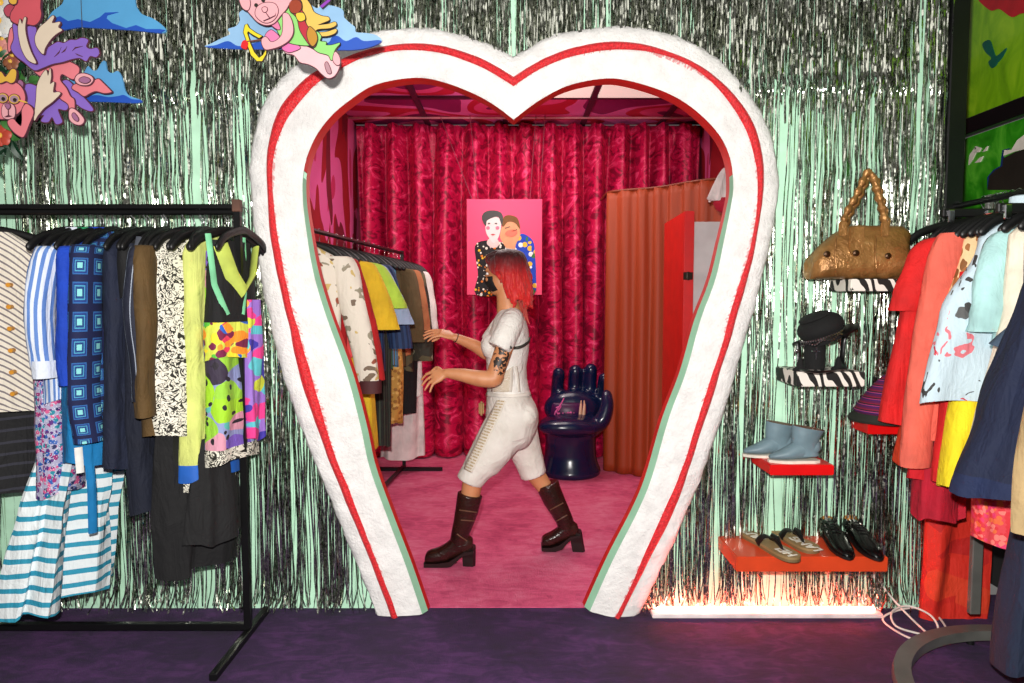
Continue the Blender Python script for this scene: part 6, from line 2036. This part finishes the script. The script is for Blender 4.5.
# boots
LEATH = NT('dark_brown_leather'); LEATH.set(Roughness=.22)
LEATH.color(LEATH.ramp(LEATH.noise(LEATH.objco(), 9, 3), [(.3, (34, 16, 14)), (.7, (60, 30, 24))]))
LEATH.bump(LEATH.noise(LEATH.mapping(LEATH.objco(), (1, 1, 2.2)), 16, 3, .55, .8), .5, .012)
LEATH = LEATH.m
HEELM = plain((24, 12, 10), .4, .1, .1)
def boot(shaft, foot, heel, sole, dy, toewid=.05):
    e = None
    mb = MB()
    rg = []
    for (x, y, w, hd) in shaft:
        rg.append((P(x, y, dy), w, hd))
    rings = []
    for i, (c, w, hd) in enumerate(rg):
        d = (rg[min(i + 1, len(rg) - 1)][0] - rg[max(i - 1, 0)][0]).normalized()
        a = Vector((0, 1, 0)).cross(d).normalized()
        rings.append([c + a * w * math.cos(2 * PI * k / 24) + Vector((0, 1, 0)) * hd * math.sin(2 * PI * k / 24) for k in range(24)])
    mb.rings(rings, True)
    rings = []
    for (x, yt, yb, hw) in foot:
        a, b = P(x, yt, dy), P(x, yb, dy)
        c = (a + b) / 2
        h = (a - b).length / 2
        rings.append([c + Vector((0, hw * (abs(math.cos(q_)) ** .7) * (1 if math.cos(q_) > 0 else -1), h * (abs(math.sin(q_)) ** .8) * (1 if math.sin(q_) > 0 else -1))) for q_ in [2 * PI * k / 24 for k in range(24)]])
    mb.rings(rings, True)
    me_ = mb.remesh(.0055, 5)
    b_ = link('boot', me_, person, mats=LEATH)
    mb = MB(); mb.prism([P(x, y, dy - toewid) for x, y in sole], (0, toewid * 2, 0)); mb.bevel('sole', HEELM, b_, .006, 2)
    mb = MB()
    hx0, hx1, hy0, hy1, bx0, bx1 = heel
    ra = [P(hx0, hy0, dy), P(hx1, hy0, dy)]; rb = [P(bx0, hy1, dy), P(bx1, hy1, dy)]
    rings = []
    for (p_, q_), hw in ((ra, .04), (((ra[0] + rb[0]) / 2, (ra[1] + rb[1]) / 2), .036), (rb, .038)):
        rings.append([Vector((x, y, z)) for x, y, z in ((p_.x, dy + PY0 - hw * .8, p_.z), (q_.x - .012, dy + PY0 - hw, q_.z), (q_.x, dy + PY0 - hw * .5, q_.z), (q_.x, dy + PY0 + hw * .5, q_.z), (q_.x - .012, dy + PY0 + hw, q_.z), (p_.x, dy + PY0 + hw * .8, p_.z))])
    mb.rings(rings, True); mb.build('heel', HEELM, b_, smooth=False)
    return b_
dn = -.10
yfl = to_px((P(445, 560, dn).x, PY0 + dn, 0))[1]       # image row of the floor at this boot
k0 = 567
# rows of the near boot are drawn in the plane of the walk; place the sole on the floor
def floor_row(dy):
    # image row (in the P plane) whose z is 0
    lo, hi = 540, 600
    for _ in range(40):
        m_ = (lo + hi) / 2
        if P(0, m_, dy).z > 0: lo = m_
        else: hi = m_
    return lo
f0 = floor_row(0)
sN = f0 - 567.0
def sh(lst, dx, dyy):
    return [(x + dx, y + dyy) + tuple(r_) for x, y, *r_ in lst]
bN = boot(sh([(471.3, 497.5, .068, .066), (470, 504, .067, .065), (468, 514, .063, .062), (465, 525, .056, .056), (462, 535, .050, .050), (460.5, 543, .050, .048), (461, 550, .05, .046)], 0, sN),
     [(x, a + sN, b + sN, w) for x, a, b, w in ((474, 541, 553, .030), (470, 538, 555, .040), (463, 536, 556, .044), (455, 540, 559, .045), (447, 546.5, 562.5, .048), (440, 550.5, 563.5, .050), (433, 552.5, 563.5, .048), (429, 554.5, 563.5, .044), (427.5, 557, 563, .038))],
     (463.5, 476.5, 549 + sN, f0, 464.5, 476.5), sh([(427, 562.5), (427.2, 566), (431, 567), (445, 567), (453, 565.5), (459, 560), (465, 555), (475, 553), (475, 550.5), (465, 552), (458, 556.5), (451, 561), (440, 562.5)], 0, sN), dn)
df = .11
sF = f0 - 559.5 - 2
bF = boot(sh([(548.2, 492, .066, .066), (550.5, 499, .065, .065), (555, 509, .062, .062), (561, 520, .055, .056), (566, 530, .050, .050), (568, 537, .05, .048), (568.5, 543, .05, .046)], 0, sF),
     [(x, a + sF, b + sF, w) for x, a, b, w in ((580, 535, 545, .030), (576.5, 532, 547, .040), (570, 531, 549, .044), (563, 534, 551, .045), (556, 540, 554, .048), (551, 543, 555.5, .050), (546.5, 545, 556, .048), (543.5, 547, 556, .044), (542.5, 549.5, 555.5, .038))],
     (570.5, 583.5, 541 + sF, f0, 574, 587), sh([(542, 555.5), (542.2, 558.6), (546, 559.5), (556, 559.5), (563, 557), (568, 551), (573, 547), (582, 545), (582, 542.5), (572, 544), (566, 548.5), (560, 553), (552, 555.5)], 0, sF), df)
for b_, strp in ((bN, [((459.5, 510), (482, 513)), ((461, 520), (476, 521)), ((457, 534), (467, 541))]), (bF, [((546, 512), (563, 503)), ((553, 523), (567, 515))])):
    tb_ = bvh(b_)
    for (x0, y0), (x1, y1) in strp:
        sp = [on_surface(tb_, lerp(x0, x1, k / 8), lerp(y0, y1, k / 8), .001) for k in range(9)]
        sp = [p for p in sp if p is not None]
        if len(sp) > 3:
            mb = MB(); mb.tube(sp, .0035, 6); mb.build('stitching', plain((110, 74, 56), .5), b_)
# bracelet and ring
for c, d_, r_ in ((P(454, 339.5, .14), (P(453, 339, .14) - P(473, 348, .18)), .027),):
    d_.normalize(); a_ = d_.orthogonal().normalized(); b2_ = d_.cross(a_)
    mb = MB(); mb.tube([c + a_ * r_ * math.cos(2 * PI * k / 18) + b2_ * r_ * math.sin(2 * PI * k / 18) for k in range(19)], .0025, 6); mb.build('bracelet', BLACK, person)
# ------------------------------------------------------------------ light and camera
def area(name, loc, target, size, power, color=(1, 1, 1), sy=None):
    ld = D.lights.new(name, 'AREA'); ld.energy = power; ld.color = color; ld.size = size
    if sy:
        ld.shape = 'RECTANGLE'; ld.size_y = sy
    o = D.objects.new(name, ld); COL.objects.link(o)
    o.location = loc
    o.rotation_euler = (Vector(target) - Vector(loc)).to_track_quat('-Z', 'Y').to_euler()
    return o
fl = D.lights.new('camera_flash', 'SPOT'); fl.energy = 490; fl.spot_size = R(120); fl.spot_blend = .35; fl.shadow_soft_size = .03; fl.color = (1, .965, .92)
fo = D.objects.new('camera_flash', fl); COL.objects.link(fo); fo.location = (-.05, .0, 1.63)
fo.rotation_euler = (R(90 - 2), 0, 0)
area('room_ceiling_lamp', (.1, 5.0, 2.95), (.1, 5.0, 0), 1.2, 20, (1, .9, .88), 1.2)
area('shop_ceiling_lamp', (0, .6, 3.2), (0, 1.6, 0), 2.2, 16, (1, .95, .9), 1.6)
bl = D.lights.new('added_ceiling_fill', 'POINT'); bl.energy = 17; bl.color = (1, .86, .8); bl.shadow_soft_size = .08  # added unseen fill that brightens the painted ceiling and curtain top
bo = D.objects.new('added_ceiling_fill', bl); COL.objects.link(bo); bo.location = (-.1, 5.0, 2.3)
w = D.worlds.new('World'); SC.world = w; w.use_nodes = True
w.node_tree.nodes['Background'].inputs[0].default_value = (1, .95, .9, 1)
w.node_tree.nodes['Background'].inputs[1].default_value = .15
cam = D.cameras.new('camera'); cam.lens = 24; cam.sensor_width = 36; cam.clip_start = .05
co = D.objects.new('camera', cam); COL.objects.link(co)
co.location = (0, 0, CAMZ); co.rotation_euler = (PI / 2 - PITCH, 0, 0)
SC.camera = co
SC.view_settings.view_transform = 'Standard'
SC.view_settings.look = 'None'
SC.view_settings.exposure = 0.0
SC.view_settings.gamma = 1.0
SC.view_settings.use_curve_mapping = False
